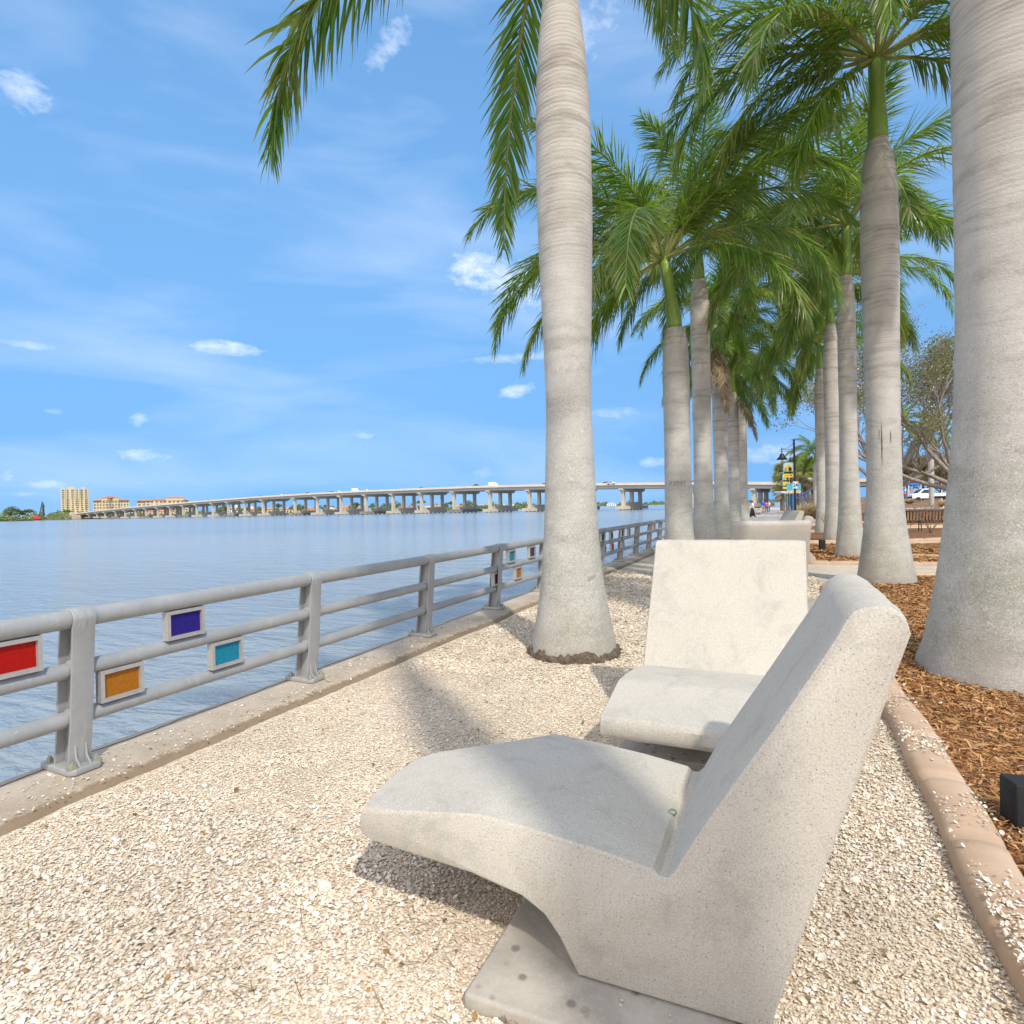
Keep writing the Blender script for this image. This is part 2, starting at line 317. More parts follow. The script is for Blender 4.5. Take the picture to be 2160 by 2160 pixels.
def mat_water():
    m, t, b = newmat("river_water"); wp = noise(t, objco(t, (.004, .016, 1)), 1.0, 5, .6, .5); t.links.new(mixcol(t, ramp(t, wp.outputs[0], .35, .65), (.23, .265, .27), (.31, .34, .34)), b.inputs['Base Color'])
    b.inputs['Roughness'].default_value = .15; b.inputs['IOR'].default_value = 1.5; b.inputs['Specular IOR Level'].default_value = .5
    c = N(t, 'ShaderNodeTexCoord')
    def w(sc, rz, s, d=4):
        mp = N(t, 'ShaderNodeMapping'); mp.inputs['Scale'].default_value = sc; mp.inputs['Rotation'].default_value = (0, 0, rz)
        t.links.new(c.outputs['Object'], mp.inputs[0]); return noise(t, mp.outputs[0], s, d, .55, .6).outputs[0]
    h1 = w((.35, 1, 1), R(38), 1.0, 3); h2 = w((.5, 1, 1), R(30), 3.6, 4); h3 = w((.6, 1, 1), R(50), 10, 3)
    hh = M(t, 'ADD', M(t, 'MULTIPLY', h1, 1.1), M(t, 'ADD', M(t, 'MULTIPLY', h2, .42), M(t, 'MULTIPLY', h3, .10)))
    bump(t, b, hh, .7, .42); return m
def mat_glass_panel(name, c):
    m, t, b = newmat(name); n = noise(t, objco(t), 60, 4, .6); b.inputs['Roughness'].default_value = .25
    col = mixcol(t, ramp(t, n.outputs[0], .3, .7), c, tuple(x*.75 for x in c)); t.links.new(col, b.inputs['Base Color'])
    tr = N(t, 'ShaderNodeBsdfTranslucent'); t.links.new(col, tr.inputs[0]); mx = N(t, 'ShaderNodeMixShader'); mx.inputs[0].default_value = .4
    t.links.new(b.outputs[0], mx.inputs[1]); t.links.new(tr.outputs[0], mx.inputs[2]); t.links.new(mx.outputs[0], t.nodes['Material Output'].inputs[0])
    bump(t, b, n.outputs[0], .3, .003); return m
def mat_slab():
    m, t, b = newmat("stained_slab"); co = objco(t); n = noise(t, co, 4, 6, .65, .5); c = mixcol(t, ramp(t, n.outputs[0], .32, .7), (.44, .395, .325), (.26, .23, .185))
    v = N(t, 'ShaderNodeTexVoronoi'); v.inputs['Scale'].default_value = 17; t.links.new(co, v.inputs['Vector']); s = N(t, 'ShaderNodeSeparateColor'); t.links.new(v.outputs['Color'], s.inputs[0])
    d = M(t, 'MULTIPLY', ramp(t, v.outputs['Distance'], .34, .2), ramp(t, s.outputs[0], .6, .66)); c = mixcol(t, M(t, 'MULTIPLY', d, .6), c, (.07, .06, .05))
    n2 = noise(t, co, 60, 4, .7); c = mixcol(t, M(t, 'MULTIPLY', ramp(t, n2.outputs[0], .5, .7), .3), c, (.5, .47, .41))
    t.links.new(c, b.inputs['Base Color']); b.inputs['Roughness'].default_value = .8; bump(t, b, n2.outputs[0], .4, .003); return m
def mat_pave():
    m, t, b = newmat("promenade_concrete"); co = objco(t); n = noise(t, co, .6, 6, .6)
    c = mixcol(t, ramp(t, n.outputs[0], .3, .7), (.50, .43, .36), (.42, .36, .30))
    sp = N(t, 'ShaderNodeSeparateXYZ'); t.links.new(co, sp.inputs[0])
    for ax, per in ((0, 2.4), (1, 3.0)):
        fr = M(t, 'FRACT', M(t, 'DIVIDE', sp.outputs[ax], per)); ln = M(t, 'LESS_THAN', fr, .025); c = mixcol(t, M(t, 'MULTIPLY', ln, .6), c, (.2, .17, .14))
    t.links.new(c, b.inputs['Base Color']); b.inputs['Roughness'].default_value = .85; return m

MT = dict(
    terr=mat_terrazzo(), bark=mat_trunk(), galv=mat_galv(), kerb=mat_kerb(), water=mat_water(), shellbed=mat_shellbed(), mulch=mat_mulch(), pave=mat_pave(),
    leaf=mat_leaf("palm_leaflet", (.06, .18, .018), (.25, .40, .04), (.45, .32, .12), .42),
    dry=mat_leaf("dry_leaflet", (.30, .21, .12), (.44, .34, .21), (.24, .16, .08), .2, (.4, .28, .15)),
    oakleaf=mat_leaf("oak_leaf", (.13, .145, .045), (.33, .30, .14), (.38, .30, .18), .35, (.35, .35, .1)),
    cableaf=mat_leaf("cabbage_leaf", (.16, .24, .04), (.36, .38, .10), (.46, .32, .12), .35, (.45, .42, .08)),
    rustleaf=mat_leaf("rust_leaf", (.17, .11, .025), (.30, .17, .05), (.12, .12, .03), .3),
    farleaf=mat_leaf("far_leaf", (.10, .16, .04), (.22, .25, .08), (.30, .23, .08), .2),
    fine=mat_pieces('fine_shell', [(.54, .42, .29), (.66, .54, .395), (.72, .60, .46), (.78, .68, .54), (.68, .56, .42), (.82, .75, .64)], .65, .6),
    shells=mat_pieces("loose_shell", [(.44, .32, .21), (.62, .50, .36), (.74, .64, .50), (.80, .72, .60), (.66, .56, .44), (.83, .77, .69)], .6, .35),
    chips=mat_pieces("wood_chip", [(.17, .065, .02), (.38, .17, .052), (.50, .25, .08), (.60, .36, .155), (.26, .11, .036)], .75, .5),
    shaft=mat("crownshaft_green", (.16, .27, .035), (.26, .37, .06), 1.6, .35, .15, 12, .004, vec=(3, 3, .6)),
    rachis=mat("leaf_stalk", (.20, .26, .05), (.30, .30, .10), 3, .5), dryst=mat("dry_stalk", (.36, .25, .13), (.28, .18, .09), 3, .8),
    root=mat("root_brown", (.19, .14, .10), (.06, .045, .03), 22, .95, .9, 30, .03),
    brick=mat("tan_edging", (.56, .40, .27), (.44, .30, .195), 4, .8, .4, 50, .004),
    slab=mat_slab(),
    soil=mat("dry_earth", (.27, .15, .07), (.17, .09, .045), 1.5, .95, .6, 20, .03),
    black=mat("black_metal", (.012, .012, .014), None, 1, .4), blackp=mat("black_plastic", (.012, .012, .014), (.018, .018, .02), 30, .85, .2, 120, .001),
    bolt=mat("zinc_bolt", (.50, .50, .36), (.36, .36, .27), 20, .4, metal=.6), alu=mat("panel_frame_metal", (.46, .43, .40), (.38, .36, .34), 20, .45, metal=.3),
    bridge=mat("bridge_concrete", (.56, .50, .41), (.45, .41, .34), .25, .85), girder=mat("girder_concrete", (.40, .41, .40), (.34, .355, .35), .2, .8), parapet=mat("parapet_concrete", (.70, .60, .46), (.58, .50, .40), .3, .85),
    footing=mat("stained_footing", (.36, .33, .28), (.14, .13, .115), .5, .9),
    asphalt=mat("asphalt", (.05, .05, .05), (.07, .07, .068), 2, .9),
    white=mat("white_paint", (.80, .80, .80), None, 1, .35), glass=mat("dark_glass", (.03, .045, .06), None, 1, .1), tyre=mat("tyre", (.02, .02, .02), None, 1, .8),
    oakbark=mat("oak_bark", (.36, .31, .26), (.22, .185, .15), 5, .95, .9, 18, .04, vec=(1, 1, .4)), fartrunk=mat("far_trunk", (.17, .13, .10), (.11, .085, .065), 2, .95),
    straw=mat_leaf("straw_grass", (.60, .45, .24), (.74, .59, .36), (.52, .37, .18), .5, (.8, .62, .34)), twig=mat("bare_twig", (.27, .19, .12), (.20, .135, .085), 8, .9),
    skin=mat("skin", (.48, .27, .19), None, 1, .6), cream=mat("cream_stucco", (.66, .52, .30), (.58, .46, .27), .3, .8), ochre=mat("ochre_stucco", (.64, .48, .25), (.58, .43, .22), .3, .8),
    peach=mat("peach_stucco", (.64, .42, .28), (.58, .38, .26), .3, .8), tile=mat("red_roof_tile", (.52, .22, .12), (.44, .17, .10), .6, .8), beige=mat("beige_cladding", (.55, .45, .36), (.50, .41, .33), .1, .8),
    teal=mat("tinted_window", (.05, .10, .13), None, 1, .15), green_land=mat("marsh_bank", (.13, .14, .045), (.20, .16, .06), .05, .95), sand=mat("sand_bank", (.45, .34, .24), (.30, .24, .14), .05, .95),
)
def paint(name, c, rough=.5): return mat(name, c, None, 1, rough)

# ================================================================ setting
rng = np.random.default_rng(7); rnd = random.Random(11)
def grid_sheet(name, xs, ys, m, dz, keep=None, zf=h):
    V = [(x, y, zf(x, y)+dz) for y in ys for x in xs]; n = len(xs); F = []
    for j in range(len(ys)-1):
        for i in range(n-1):
            if keep and not keep((xs[i]+xs[i+1])/2, (ys[j]+ys[j+1])/2): continue
            F.append((j*n+i, j*n+i+1, (j+1)*n+i+1, (j+1)*n+i))
    me = bpy.data.meshes.new(name); me.from_pydata(V, [], F); me.validate()
    return struct(link(name, me, m))
wt = MB(); wt.add([(-7000,-3000,-1.3),(7000,-3000,-1.3),(7000,9000,-1.3),(-7000,9000,-1.3)], [(0,1,2,3)])
struct(wt.build('water', MT['water']))
gx = [-3.55, -1, 0, 1, 2, 2.8, 3.3, 3.8, 4.3, 4.8, 5.4, 6.3, 8, 12, 20, 40, 80, 200, 900, 3500]
gy = [-60, -20, 0, 12, 14, 18, 22, 26, 30, 36, 42, 60, 90, 120, 178, 300, 600]
grid_sheet('ground', gx, gy, MT['soil'], -.09, lambda x, y: y < 178 or x > 12)
sx = [-3.53, -2, 0, .5, 1, 2, 2.8, 3.3, 3.8, 4.3, 4.8, 5.4, 6.3, 8, 12]
sy = [-6, 0, 6, 12, 14, 16, 18, 20, 22, 24, 26, 28, 30, 33, 36, 39, 41.8]
grid_sheet('shell_path', sx, sy, MT['shellbed'], -.05)
px_ = [-3.53, -1, 0, 1.2, 2.4, 4.4]
grid_sheet('promenade_pavement', px_, [42, 60, 90, 120, 150, 177], MT['pave'], -.03)
def bed(poly, name='mulch_bed'):
    """mulch sheet filling a polygon, triangulated on a fine grid"""
    import bmesh
    bm = bmesh.new(); f = bm.faces.new([bm.verts.new((x, y, 0)) for x, y in poly])
    for ax, lo, hi in ((0, 0, 13), (1, -6, 60)):
        k = lo
        while k < hi:
            co = Vector((k, 0, 0)) if ax == 0 else Vector((0, k, 0)); no = Vector((1, 0, 0)) if ax == 0 else Vector((0, 1, 0))
            bmesh.ops.bisect_plane(bm, geom=bm.verts[:]+bm.edges[:]+bm.faces[:], plane_co=co, plane_no=no); k += .7
    for v in bm.verts: v.co.z = h(v.co.x, v.co.y) - .02 + .012*math.sin(v.co.x*2.1)*math.sin(v.co.y*1.7)
    me = bpy.data.meshes.new(name); bm.to_mesh(me); bm.free(); return struct(link(name, me, MT['mulch']))
def arc(cx, cy, r, a0, a1, n=8): return [(cx+r*math.cos(R(a0+(a1-a0)*i/n)), cy+r*math.sin(R(a0+(a1-a0)*i/n))) for i in range(n+1)]
XE = .86
BEDS = [[(XE, -6), (9, -6), (9, 14.2)] + arc(XE+2.6, 11.6, 2.6, 90, 180, 10), [(XE, 16.6), (9, 16.6), (9, 23.6), (XE, 23.6)],
        [(XE, 25.2), (9, 25.2), (9, 32.4), (XE, 32.4)], [(XE, 34), (9, 34), (9, 41.5), (XE, 41.5)]]
for b in BEDS: bed(b)
bed([(2.6, 42.5), (12, 42.5), (12, 59), (2.6, 59)])
def edging(path, label, wd=.225, joints=True):
    """rounded tan concrete edging following a path"""
    L = 0; pts = [Vector((p[0], p[1], 0)) for p in path]; fine = []
    for a, b in zip(pts, pts[1:]):
        n = max(1, int((b-a).length/.045)); fine += [a.lerp(b, i/n) for i in range(n)]
    fine.append(pts[-1])
    if len(fine) > 600: fine = fine[::2]
    prof = [(-.5, -.10), (-.5, .02), (-.44, .052), (-.3, .07), (0, .076), (.3, .07), (.44, .052), (.5, .02), (.5, -.10)]
    V = []; F = []; k = len(prof)
    for i, p in enumerate(fine):
        t = (fine[min(i+1, len(fine)-1)]-fine[max(i-1, 0)]).normalized(); s = Vector((t.y, -t.x, 0)); d = i*.045
        wob = .012*math.sin(d*1.9)+.008*math.sin(d*5.1); dip = (.026 if (d+.013*(i % 7)) % .62 < .045 else 0)
        for u, z in prof:
            q = p + s*(u*wd*(1-dip*2) + wob); V.append((q.x, q.y, h(q.x, q.y)+z-.03-(dip if z > .03 else 0)+rnd.uniform(-.001, .001)))
    for i in range(len(fine)-1):
        for j in range(k-1): F.append((i*k+j, i*k+j+1, (i+1)*k+j+1, (i+1)*k+j))
    me = bpy.data.meshes.new('garden_edging'); me.from_pydata(V, [], F); me.polygons.foreach_set('use_smooth', [True]*len(F))
    return tag(link('garden_edging', me, MT['brick']), label, 'edging', 'tan garden edgings')
XC = XE-.09
edging([(XC, -3), (XC, 5.2)] + [(XC, 5.2), (XC, 8)] + [(XC, 11.6)] + arc(XE+2.6, 11.6, 2.69, 180, 90, 14)[1:] + [(9, 14.29)], 'long tan edging between the shell path and the mulch, beginning beside the nearest chair')
edging([(XC, 23.6), (XC, 16.51), (9, 16.51)], 'tan edging along the far side of the first shell cross path')
edging([(9, 23.69), (XC, 23.69)], 'tan edging on the near side of the second shell cross path')
edging([(XC, 32.4), (XC, 25.11), (9, 25.11)], 'tan edging beyond the second shell cross path, near the bare shrub')
edging([(9, 41.4), (XC, 41.4), (XC, 33.91), (9, 33.91)], 'thin far tan edging below the straw coloured grass')
edging([(4.9+2.6*math.cos(R(a)), 20.4+2.1*math.sin(R(a))) for a in range(150, 391, 8)], 'curved tan edging ring behind the flared palm trunk, round a sunken bed', .16)

# seawall kerb: weathered concrete coping with a broken inner lip
ys = np.concatenate([np.arange(-3, 14, .05), np.arange(14, 182, .8)])
V = []; prof = [(-4.14, -3.2), (-4.14, -.05), (-4.12, -.012), (-4.08, 0), (-3.95, .002), (-3.8, 0), (-3.66, -.002), (-3.585, -.012), (-3.545, -.03), (-3.52, -.05), (-3.505, -.09), (-3.5, -.3)]
w1 = np.cumsum(rng.normal(0, 1.6, len(ys))); w1 = np.convolve(w1-np.convolve(w1, np.ones(61)/61, 'same'), np.ones(3)/3, 'same')*.004
for i, y in enumerate(ys):
    for j, (x, z) in enumerate(prof):
        k = 0
        if j in (7, 8, 9, 10): k = w1[i] + rng.normal(0, .004)
        V.append((x+k, y, z + (rng.normal(0, .004) if j in (7, 8, 9) else rng.normal(0, .0007) if 3 <= j <= 6 else 0)))
n = len(prof); F = [(i*n+j, (i+1)*n+j, (i+1)*n+j+1, i*n+j+1) for i in range(len(ys)-1) for j in range(n-1)]
npmesh('seawall', V, F, MT['kerb'], smooth=True, nv=4)
tag(bpy.data.objects['seawall'], 'weathered concrete seawall with a broken lip, carrying the grey railing', 'seawall')
# long crack line along the coping
mk = MB(); cp = []
for i in range(130):
    cp.append((-4.03+.012*math.sin(i*.5)+rnd.uniform(-.008, .008), .9+i*.065, .001))
mk.tube(cp, .0035, 4); mk.build('crack', paint('crack_dark', (.045, .035, .025), .95), bpy.data.objects['seawall'])

# far land
SH = [(-900, 900), (-300, 660), (0, 660), (60, 668), (120, 700), (150, 790), (240, 860), (420, 850), (560, 870), (640, 845), (760, 900), (950, 980), (1130, 1080), (1165, 1500), (1250, 2100), (1500, 2500), (1700, 2900), (2000, 3400)]
near = [far(p, z) for p, z in SH]; back = [far(p, 5200) for p, z in SH]
V = [(x, y, -1.45) for x, y in near] + [(x + (bx-x)*.004, y + (by-y)*.004, -.35) for (x, y), (bx, by) in zip(near, back)] + [(x, y, .6) for x, y in back]
n = len(SH); F = [(k*n+i, k*n+i+1, (k+1)*n+i+1, (k+1)*n+i) for k in range(2) for i in range(n-1)]
me = bpy.data.meshes.new('far_land'); me.from_pydata(V, [], F); struct(link('far_land', me, MT['green_land']))
# ---------------------------------------------------------------- bridge
BO = Vector((-76.3, 322.4, 0)); BD = Vector((-.9709, .2395, 0)).normalized(); BP = Vector((.2395, .9709, 0)).normalized(); BW = 26.0
HT = [(-60, 12.6), (0, 12.7), (-1e9, 0)]
def hz(px): return 1094.6 - .02232*px
tops = [(1640, 1016.5), (1500, 1016.2), (1313, 1018.3), (1208, 1020), (1115, 1022), (1000, 1025), (887, 1029.5), (770, 1034.3), (667, 1039.5), (553, 1046.5), (447, 1054.5), (357, 1062), (262, 1070.5), (203, 1077), (152, 1083.5)]
ST = []
for px, yt in tops:
    Z = 620000/(px+589); p = far(px, Z); s = (Vector((p[0], p[1], 0))-BO).dot(BD); ST.append((s, 1.5+(hz(px)-yt)/FPX*Z))
ST = [(-190, ST[0][1]-.4)] + ST + [(ST[-1][0]+60, 4.0)]
ST.sort()
def btop(s): return float(np.interp(s, [a for a, b in ST], [b for a, b in ST]))
def bpt(s, u, z): p = BO + BD*s + BP*u; return (p.x, p.y, z)
bridge = thing('road_bridge', 'long pale concrete road bridge on tall piers rising across the river', 'bridge', (0, 0, 0))
ss = np.arange(-190, ST[-1][0]+1, 10.)
def sweep(name, sec, m, par):
    V = []; k = len(sec)
    for s in ss: V += [bpt(s, u, btop(s)+z) for u, z in sec]
    F = [(i*k+j, i*k+(j+1) % k, (i+1)*k+(j+1) % k, (i+1)*k+j) for i in range(len(ss)-1) for j in range(k)]
    b = MB(); b.add(V, F + [tuple(range(k)), tuple(range(len(V)-k, len(V)))]); return b.build(name, m, par)
sweep('parapet', [(-1.6, -1.0), (-1.6, 0), (-1.3, 0), (-1.3, -1.0)], MT['parapet'], bridge)
sweep('parapet', [(BW+.3, -1.0), (BW+.3, 0), (BW+.6, 0), (BW+.6, -1.0)], MT['parapet'], bridge)
sweep('deck', [(-1.75, -1.35), (-1.75, -1.003), (BW+.75, -1.003), (BW+.75, -1.35)], MT['parapet'], bridge)
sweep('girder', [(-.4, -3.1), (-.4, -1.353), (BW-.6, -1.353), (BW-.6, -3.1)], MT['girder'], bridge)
rl = MB(); rl.box(0, 0.06, -.03, .03, 0, .35)
PX = [1590, 1459, 1313, 1208, 1115, 1032, 956, 887, 827, 770, 717, 667, 620, 553, 514, 480, 447, 413, 385, 357, 331, 306, 284, 262, 242, 220, 203, 186, 169]
for i, px in enumerate(PX + [None, None]):
    s = {29: -118, 30: -150}.get(i)
    if px is not None:
        p = far(px, 620000/(px+589)); s = (Vector((p[0], p[1], 0))-BO).dot(BD)
    T = btop(s) - 3.1; base = -1.3 if i < 24 or px is None else -.6
    def bb(u0, u1, v0, v1, z0, z1):
        m = MB(); c = [bpt(s+v, u, z) for z in (z0, z1) for v, u in ((v0, u0), (v1, u0), (v1, u1), (v0, u1))]
        return m.add(c, [(3,2,1,0),(4,5,6,7),(0,1,5,4),(1,2,6,5),(2,3,7,6),(3,0,4,7)])
    cap = MB()
    pol = [(-2.2, T), (-2.2, T-.7), (-.2, T-1.7), (BW-1.4, T-1.7), (BW+.6, T-.7), (BW+.6, T)]
    vs = [bpt(s-.95, u, z-.01) for u, z in pol] + [bpt(s+.95, u, z-.01) for u, z in pol]; k = len(pol)
    cap.add(vs, [tuple(range(k)), tuple(range(2*k-1, k-1, -1))] + [(a, (a+1) % k, (a+1) % k+k, a+k) for a in range(k)])
    pier = cap.build('pier', MT['bridge'], bridge); pier['label'] = 'pier cap beam with flared ends'
    for u in (.3, 10.6, 20.9): bb(u, u+1.9, -.85, .85, base+1.5, T-1.72).build('column', MT['bridge'], pier)
    if T > 3.5:
        bb(4, BW-4.5, -1.2, 1.2, base+2.3, base+4.2).build('strut', MT['bridge'], pier)
    bb(-3.2, BW+.8, -2.6, 2.6, base+.45, base+2.3).build('footing', MT['bridge'] if i % 3 else MT['footing'], pier)
    if i < 16:
        for u in np.arange(-2, BW+.4, 4.1):
            q = bpt(s, u, 0); MB().box(q[0]-.5, q[0]+.5, q[1]-.5, q[1]+.5, -2.5, base+.449).build('footing_pile', MT['footing'], pier)
# light poles on the bridge
pole = None
PL = {218: 'low end, leftmost of all', 280: 'low left slope, second from the left', 284: 'low left slope, right beside the second', 378: 'left slope, standing alone', 488: 'left of the channel span, first of a pair', 505: 'left of the channel span, second of a pair', 817: 'middle stretch right of the distant white van', 880: 'middle stretch above the small dark car', 1082: 'right of the large white van'}
for px, hgt in ((218, 9), (280, 9), (284, 9), (378, 11), (488, 11), (505, 11), (817, 10), (880, 11), (1082, 11)):
    Z = 620000/(px+589); x, y = far(px, Z); s = (Vector((x, y, 0))-BO).dot(BD); q = bpt(s, 12, btop(s)-1)
    if pole is None:
        pole = thing('street_light', 'thin light pole', 'street light', q, 0, 'light poles on the bridge')
        MB().tube([(0,0,0), (0,0,12)], [.16, .09], 6).build('pole', MT['galv'], pole); MB().tube([(0,0,11.9), (1.8,0,12.2)], .07, 5).build('arm', MT['galv'], pole)
        MB().box(1.6, 2.5, -.2, .2, 12.1, 12.3).build('lamp_head', MT['galv'], pole); pole['label'] = 'thin light pole on the bridge, '+PL[px]
    else: dup(pole, q, 0, 'thin light pole on the bridge, '+PL[px])

# ---------------------------------------------------------------- vehicles
def car(label, paintm, kind='car', L=4.5, Hh=1.45):
    t = thing({'car': 'car', 'van': 'panel_van', 'pickup': 'pickup_truck'}[kind], label, {'car': 'car', 'van': 'van', 'pickup': 'pickup'}[kind], (0,0,0), 0, 'vehicles crossing the bridge')
    if kind == 'van':
        L = 5.6; prof = [(-L/2, .35), (-L/2, 2.55), (1.1, 2.6), (1.75, 1.9), (2.5, 1.3), (2.78, 1.1), (2.8, .4)]
        win = [(1.05, 1.45), (1.05, 2.3), (1.35, 2.3), (1.95, 1.5)]
    elif kind == 'pickup':
        L = 5.6; prof = [(-L/2, .45), (-L/2, 1.1), (-.7, 1.1), (-.45, 1.8), (.7, 1.8), (1.4, 1.15), (2.7, 1.0), (2.8, .5)]
        win = [(-.4, 1.17), (-.25, 1.68), (.6, 1.68), (1.15, 1.17)]
    else:
        prof = [(-L/2, .35), (-L/2, .9), (-1.75, 1.0), (-1.0, Hh), (.45, Hh), (1.2, .95), (2.1, .8), (L/2, .55), (L/2, .35)]
        win = [(-1.5, 1.0), (-.95, Hh-.1), (.4, Hh-.1), (.95, 1.0)]
    MB().prism(prof, -.9, .9).build('body', paintm, t, bevel=.06)
    for y0 in (-.915, .905): MB().prism(win, y0, y0+.012).build('window', MT['glass'], t)
    for x in (-L/2+.85, L/2-.9):
        for y in (-.82, .82): MB().tube([(x, y-.12, .33), (x, y+.12, .33)], .33, 12).build('wheel', MT['tyre'], t)
    return t
cars = [(700, 4, 'car', 'dark blue car on the bridge above the middle piers', (.04, .06, .16)), (648, 4, 'car', 'black car on the bridge, leading the left group', (.02, .02, .02)),
        (610, 8, 'car', 'small grey car on the bridge, left of the group', (.2, .2, .2)), (592, 4, 'car', 'silver white car on the bridge beside the channel span', (.7, .7, .7)), (545, 6, 'car', 'dark car on the bridge left of the channel span', (.05, .05, .05)),
        (683, 8, 'car', 'olive yellow car on the bridge between two dark cars', (.3, .27, .05)), (713, 4, 'car', 'pale silver car just left of the distant white van', (.75, .75, .78)), (748, 4, 'van', 'distant white panel van on the bridge, left of the street light', (.85, .85, .85)),
        (772, 4, 'car', 'white car just right of the distant white van', (.8, .8, .8)), (878, 8, 'car', 'small dark car low behind the parapet near the mid street light', (.06, .07, .06)), (1003, 4, 'pickup', 'dark green pickup on the bridge ahead of the large white van', (.03, .05, .035)),
        (1040, 4, 'van', 'large white panel van on the bridge left of the leaning palm', (.88, .88, .88)), (1150, 4, 'car', 'orange red car on the bridge beside the leaning palm trunk', (.4, .07, .03)), (1268, 8, 'car', 'green car on the bridge right of the leaning palm', (.04, .12, .05)),
        (1280, 4, 'car', 'dark red car on the bridge right of the leaning palm', (.22, .02, .02)), (1294, 2, 'car', 'silver car on the bridge right of the dark red car', (.6, .62, .65)), (322, 4, 'car', 'white car low on the bridge near the left shore', (.8, .8, .8)), (440, 4, 'car', 'blue grey car on the lower left slope of the bridge', (.15, .2, .3)),
        (1458, 4, 'car', 'black car on the bridge glimpsed between two palm trunks', (.02, .02, .02))]
for i, (px, u, kd, lb, c) in enumerate(cars):
    Z = 620000/(px+589); x, y = far(px, Z); s = (Vector((x, y, 0))-BO).dot(BD)
    t = car(lb, paint('car_paint_%s' % 'abcdefghijklmnopqrstu'[i], c, .3), kd)
    t.location = bpt(s, u-3, btop(s)-.98); t.rotation_euler = (0, 0, math.atan2(BD.y, BD.x) + (math.pi if u < 7 else 0))
    t.scale = (1.15,)*3

# ---------------------------------------------------------------- far buildings
def facing(px):
    x, y = far(px, 1.0); return math.atan2(y, x) - math.pi/2   # local -y looks back at the promenade
def block(px0, px1, yt, Z, name, label, cat, m, floors, bays, m2=None, roof=None, steps=(), low=None):
    x, y = far((px0+px1)/2, Z); t = thing(name, label, cat, (x, y, -.4), facing((px0+px1)/2))
    W = (px1-px0)/FPX*Z*math.cos(math.atan(((px0+px1)/2-1080)/FPX))*.985; Ht = (hz((px0+px1)/2)-yt)/FPX*Z + 1.9; D = min(W*.6, 22); fh = Ht/floors
    MB().box(-W/2, W/2, 0, D, 0, Ht).build('wall', m, t)
    for a, b, dz in steps: MB().box(-W/2+a*W, -W/2+b*W, -1.5, D, 0, Ht+dz*fh).build('wall', m2 or m, t)
    if low: MB().box(-W/2+low[0]*W, -W/2+low[1]*W, -1.9, D, 0, Ht*low[2]).build('wall', MT['ochre'] if m2 is None else m2, t)
    def front(u):
        f = 0
        for a, b, dz in steps:
            if a < u < b: f = -1.5
        return f
    w0 = MB().box(-.5, .5, -.06, .0, 0, 1).build('window', MT['teal'], t); first = True
    for r in range(floors):
        for c in range(bays):
            u = (c+.5)/bays; z = (r+.22)*fh; f = front(u)
            if low and low[0] < u < low[1] and z < Ht*low[2]: f = -1.9
            o = w0 if first else w0.copy()
            if not first: COL.objects.link(o); o.parent = t
            first = False; o.location = (-W/2+u*W, f-.02, z); o.scale = (W/bays*(.42 if (c+r//5) % 2 else .58), 1, fh*.56)
    if roof:
        for a, b, dz in [(0, 1, 0)] + list(steps):
            c0, c1, zz = -W/2+a*W-.6, -W/2+b*W+.6, Ht+dz*fh
            MB().add([(c0,-2.2,zz),(c1,-2.2,zz),(c1,D+.6,zz),(c0,D+.6,zz),(c0+3,D*.45,zz+2.4),(c1-3,D*.45,zz+2.4)], [(3,2,1,0),(0,1,5,4),(1,2,5),(2,3,4,5),(3,0,4)]).build('roof', roof, t)
    return t
block(129, 189, 1032, 1150, 'apartment_tower', 'tall cream apartment tower standing alone on the far left shore', 'tower block', MT['cream'], 15, 6, MT['cream'], None, ((.02, .16, .5), (.24, .5, 1.2), (.56, .66, .2), (.74, .86, .9), (.9, .99, .1)), (.48, .72, .42))
block(197, 274, 1056, 1050, 'apartment_building', 'cream mid rise with red roofs just right of the tall tower', 'apartments', MT['cream'], 6, 12, MT['ochre'], MT['tile'], ((.22, .72, 1.0), (.4, .56, 1.3)))
block(290, 400, 1056, 1000, 'apartment_building', 'cream apartments with red roofs rising behind the low end of the bridge', 'apartments', MT['cream'], 6, 12, MT['cream'], MT['tile'], ((.0, .14, -.6), (.3, .5, .3), (.55, .9, 1.0)))
block(958, 1066, 1064, 1400, 'warehouse', 'long low beige warehouse behind the bridge piers', 'warehouse', MT['beige'], 1, 3)
hs = [(330, 1078, 30, 0), (352, 1078, 26, 1), (500, 1070, 22, 2), (528, 1072, 16, 2), (535, 1076, 26, 0), (566, 1074, 26, 1), (604, 1074, 24, 3), (650, 1073, 24, 1), (697, 1074, 18, 2), (728, 1071, 34, 0), (762, 1073, 20, 1), (852, 1070, 16, 3), (872, 1071, 18, 0), (905, 1071, 20, 2), (925, 1069, 22, 1), (968, 1070, 18, 0), (1085, 1068, 14, 2), (1105, 1068, 20, 2), (1225, 1065, 12, 2), (1290, 1065, 18, 2), (1335, 1065, 14, 3)]
wallm = [MT['peach'], MT['ochre'], MT['white'], MT['cream']]; words = ['peach', 'ochre', 'white', 'cream']
where = ['left end under the bridge slope', 'left end, second from the embankment', 'behind the bridge before the channel span', 'in the channel gap', 'left of the channel span', 'right under the channel span', 'just right of the channel span', 'two piers right of the channel span', 'below the olive yellow car', 'below the distant white van', 'right of the wide peach house', 'below the mid street light', 'left of centre among palms', 'with palms on both sides', 'near the warehouse', 'beside the warehouse left end', 'right of the warehouse', 'left of the leaning palm at the water', 'right of the leaning palm far off', 'farthest shore before the second trunk', 'farthest shore beside the second trunk']
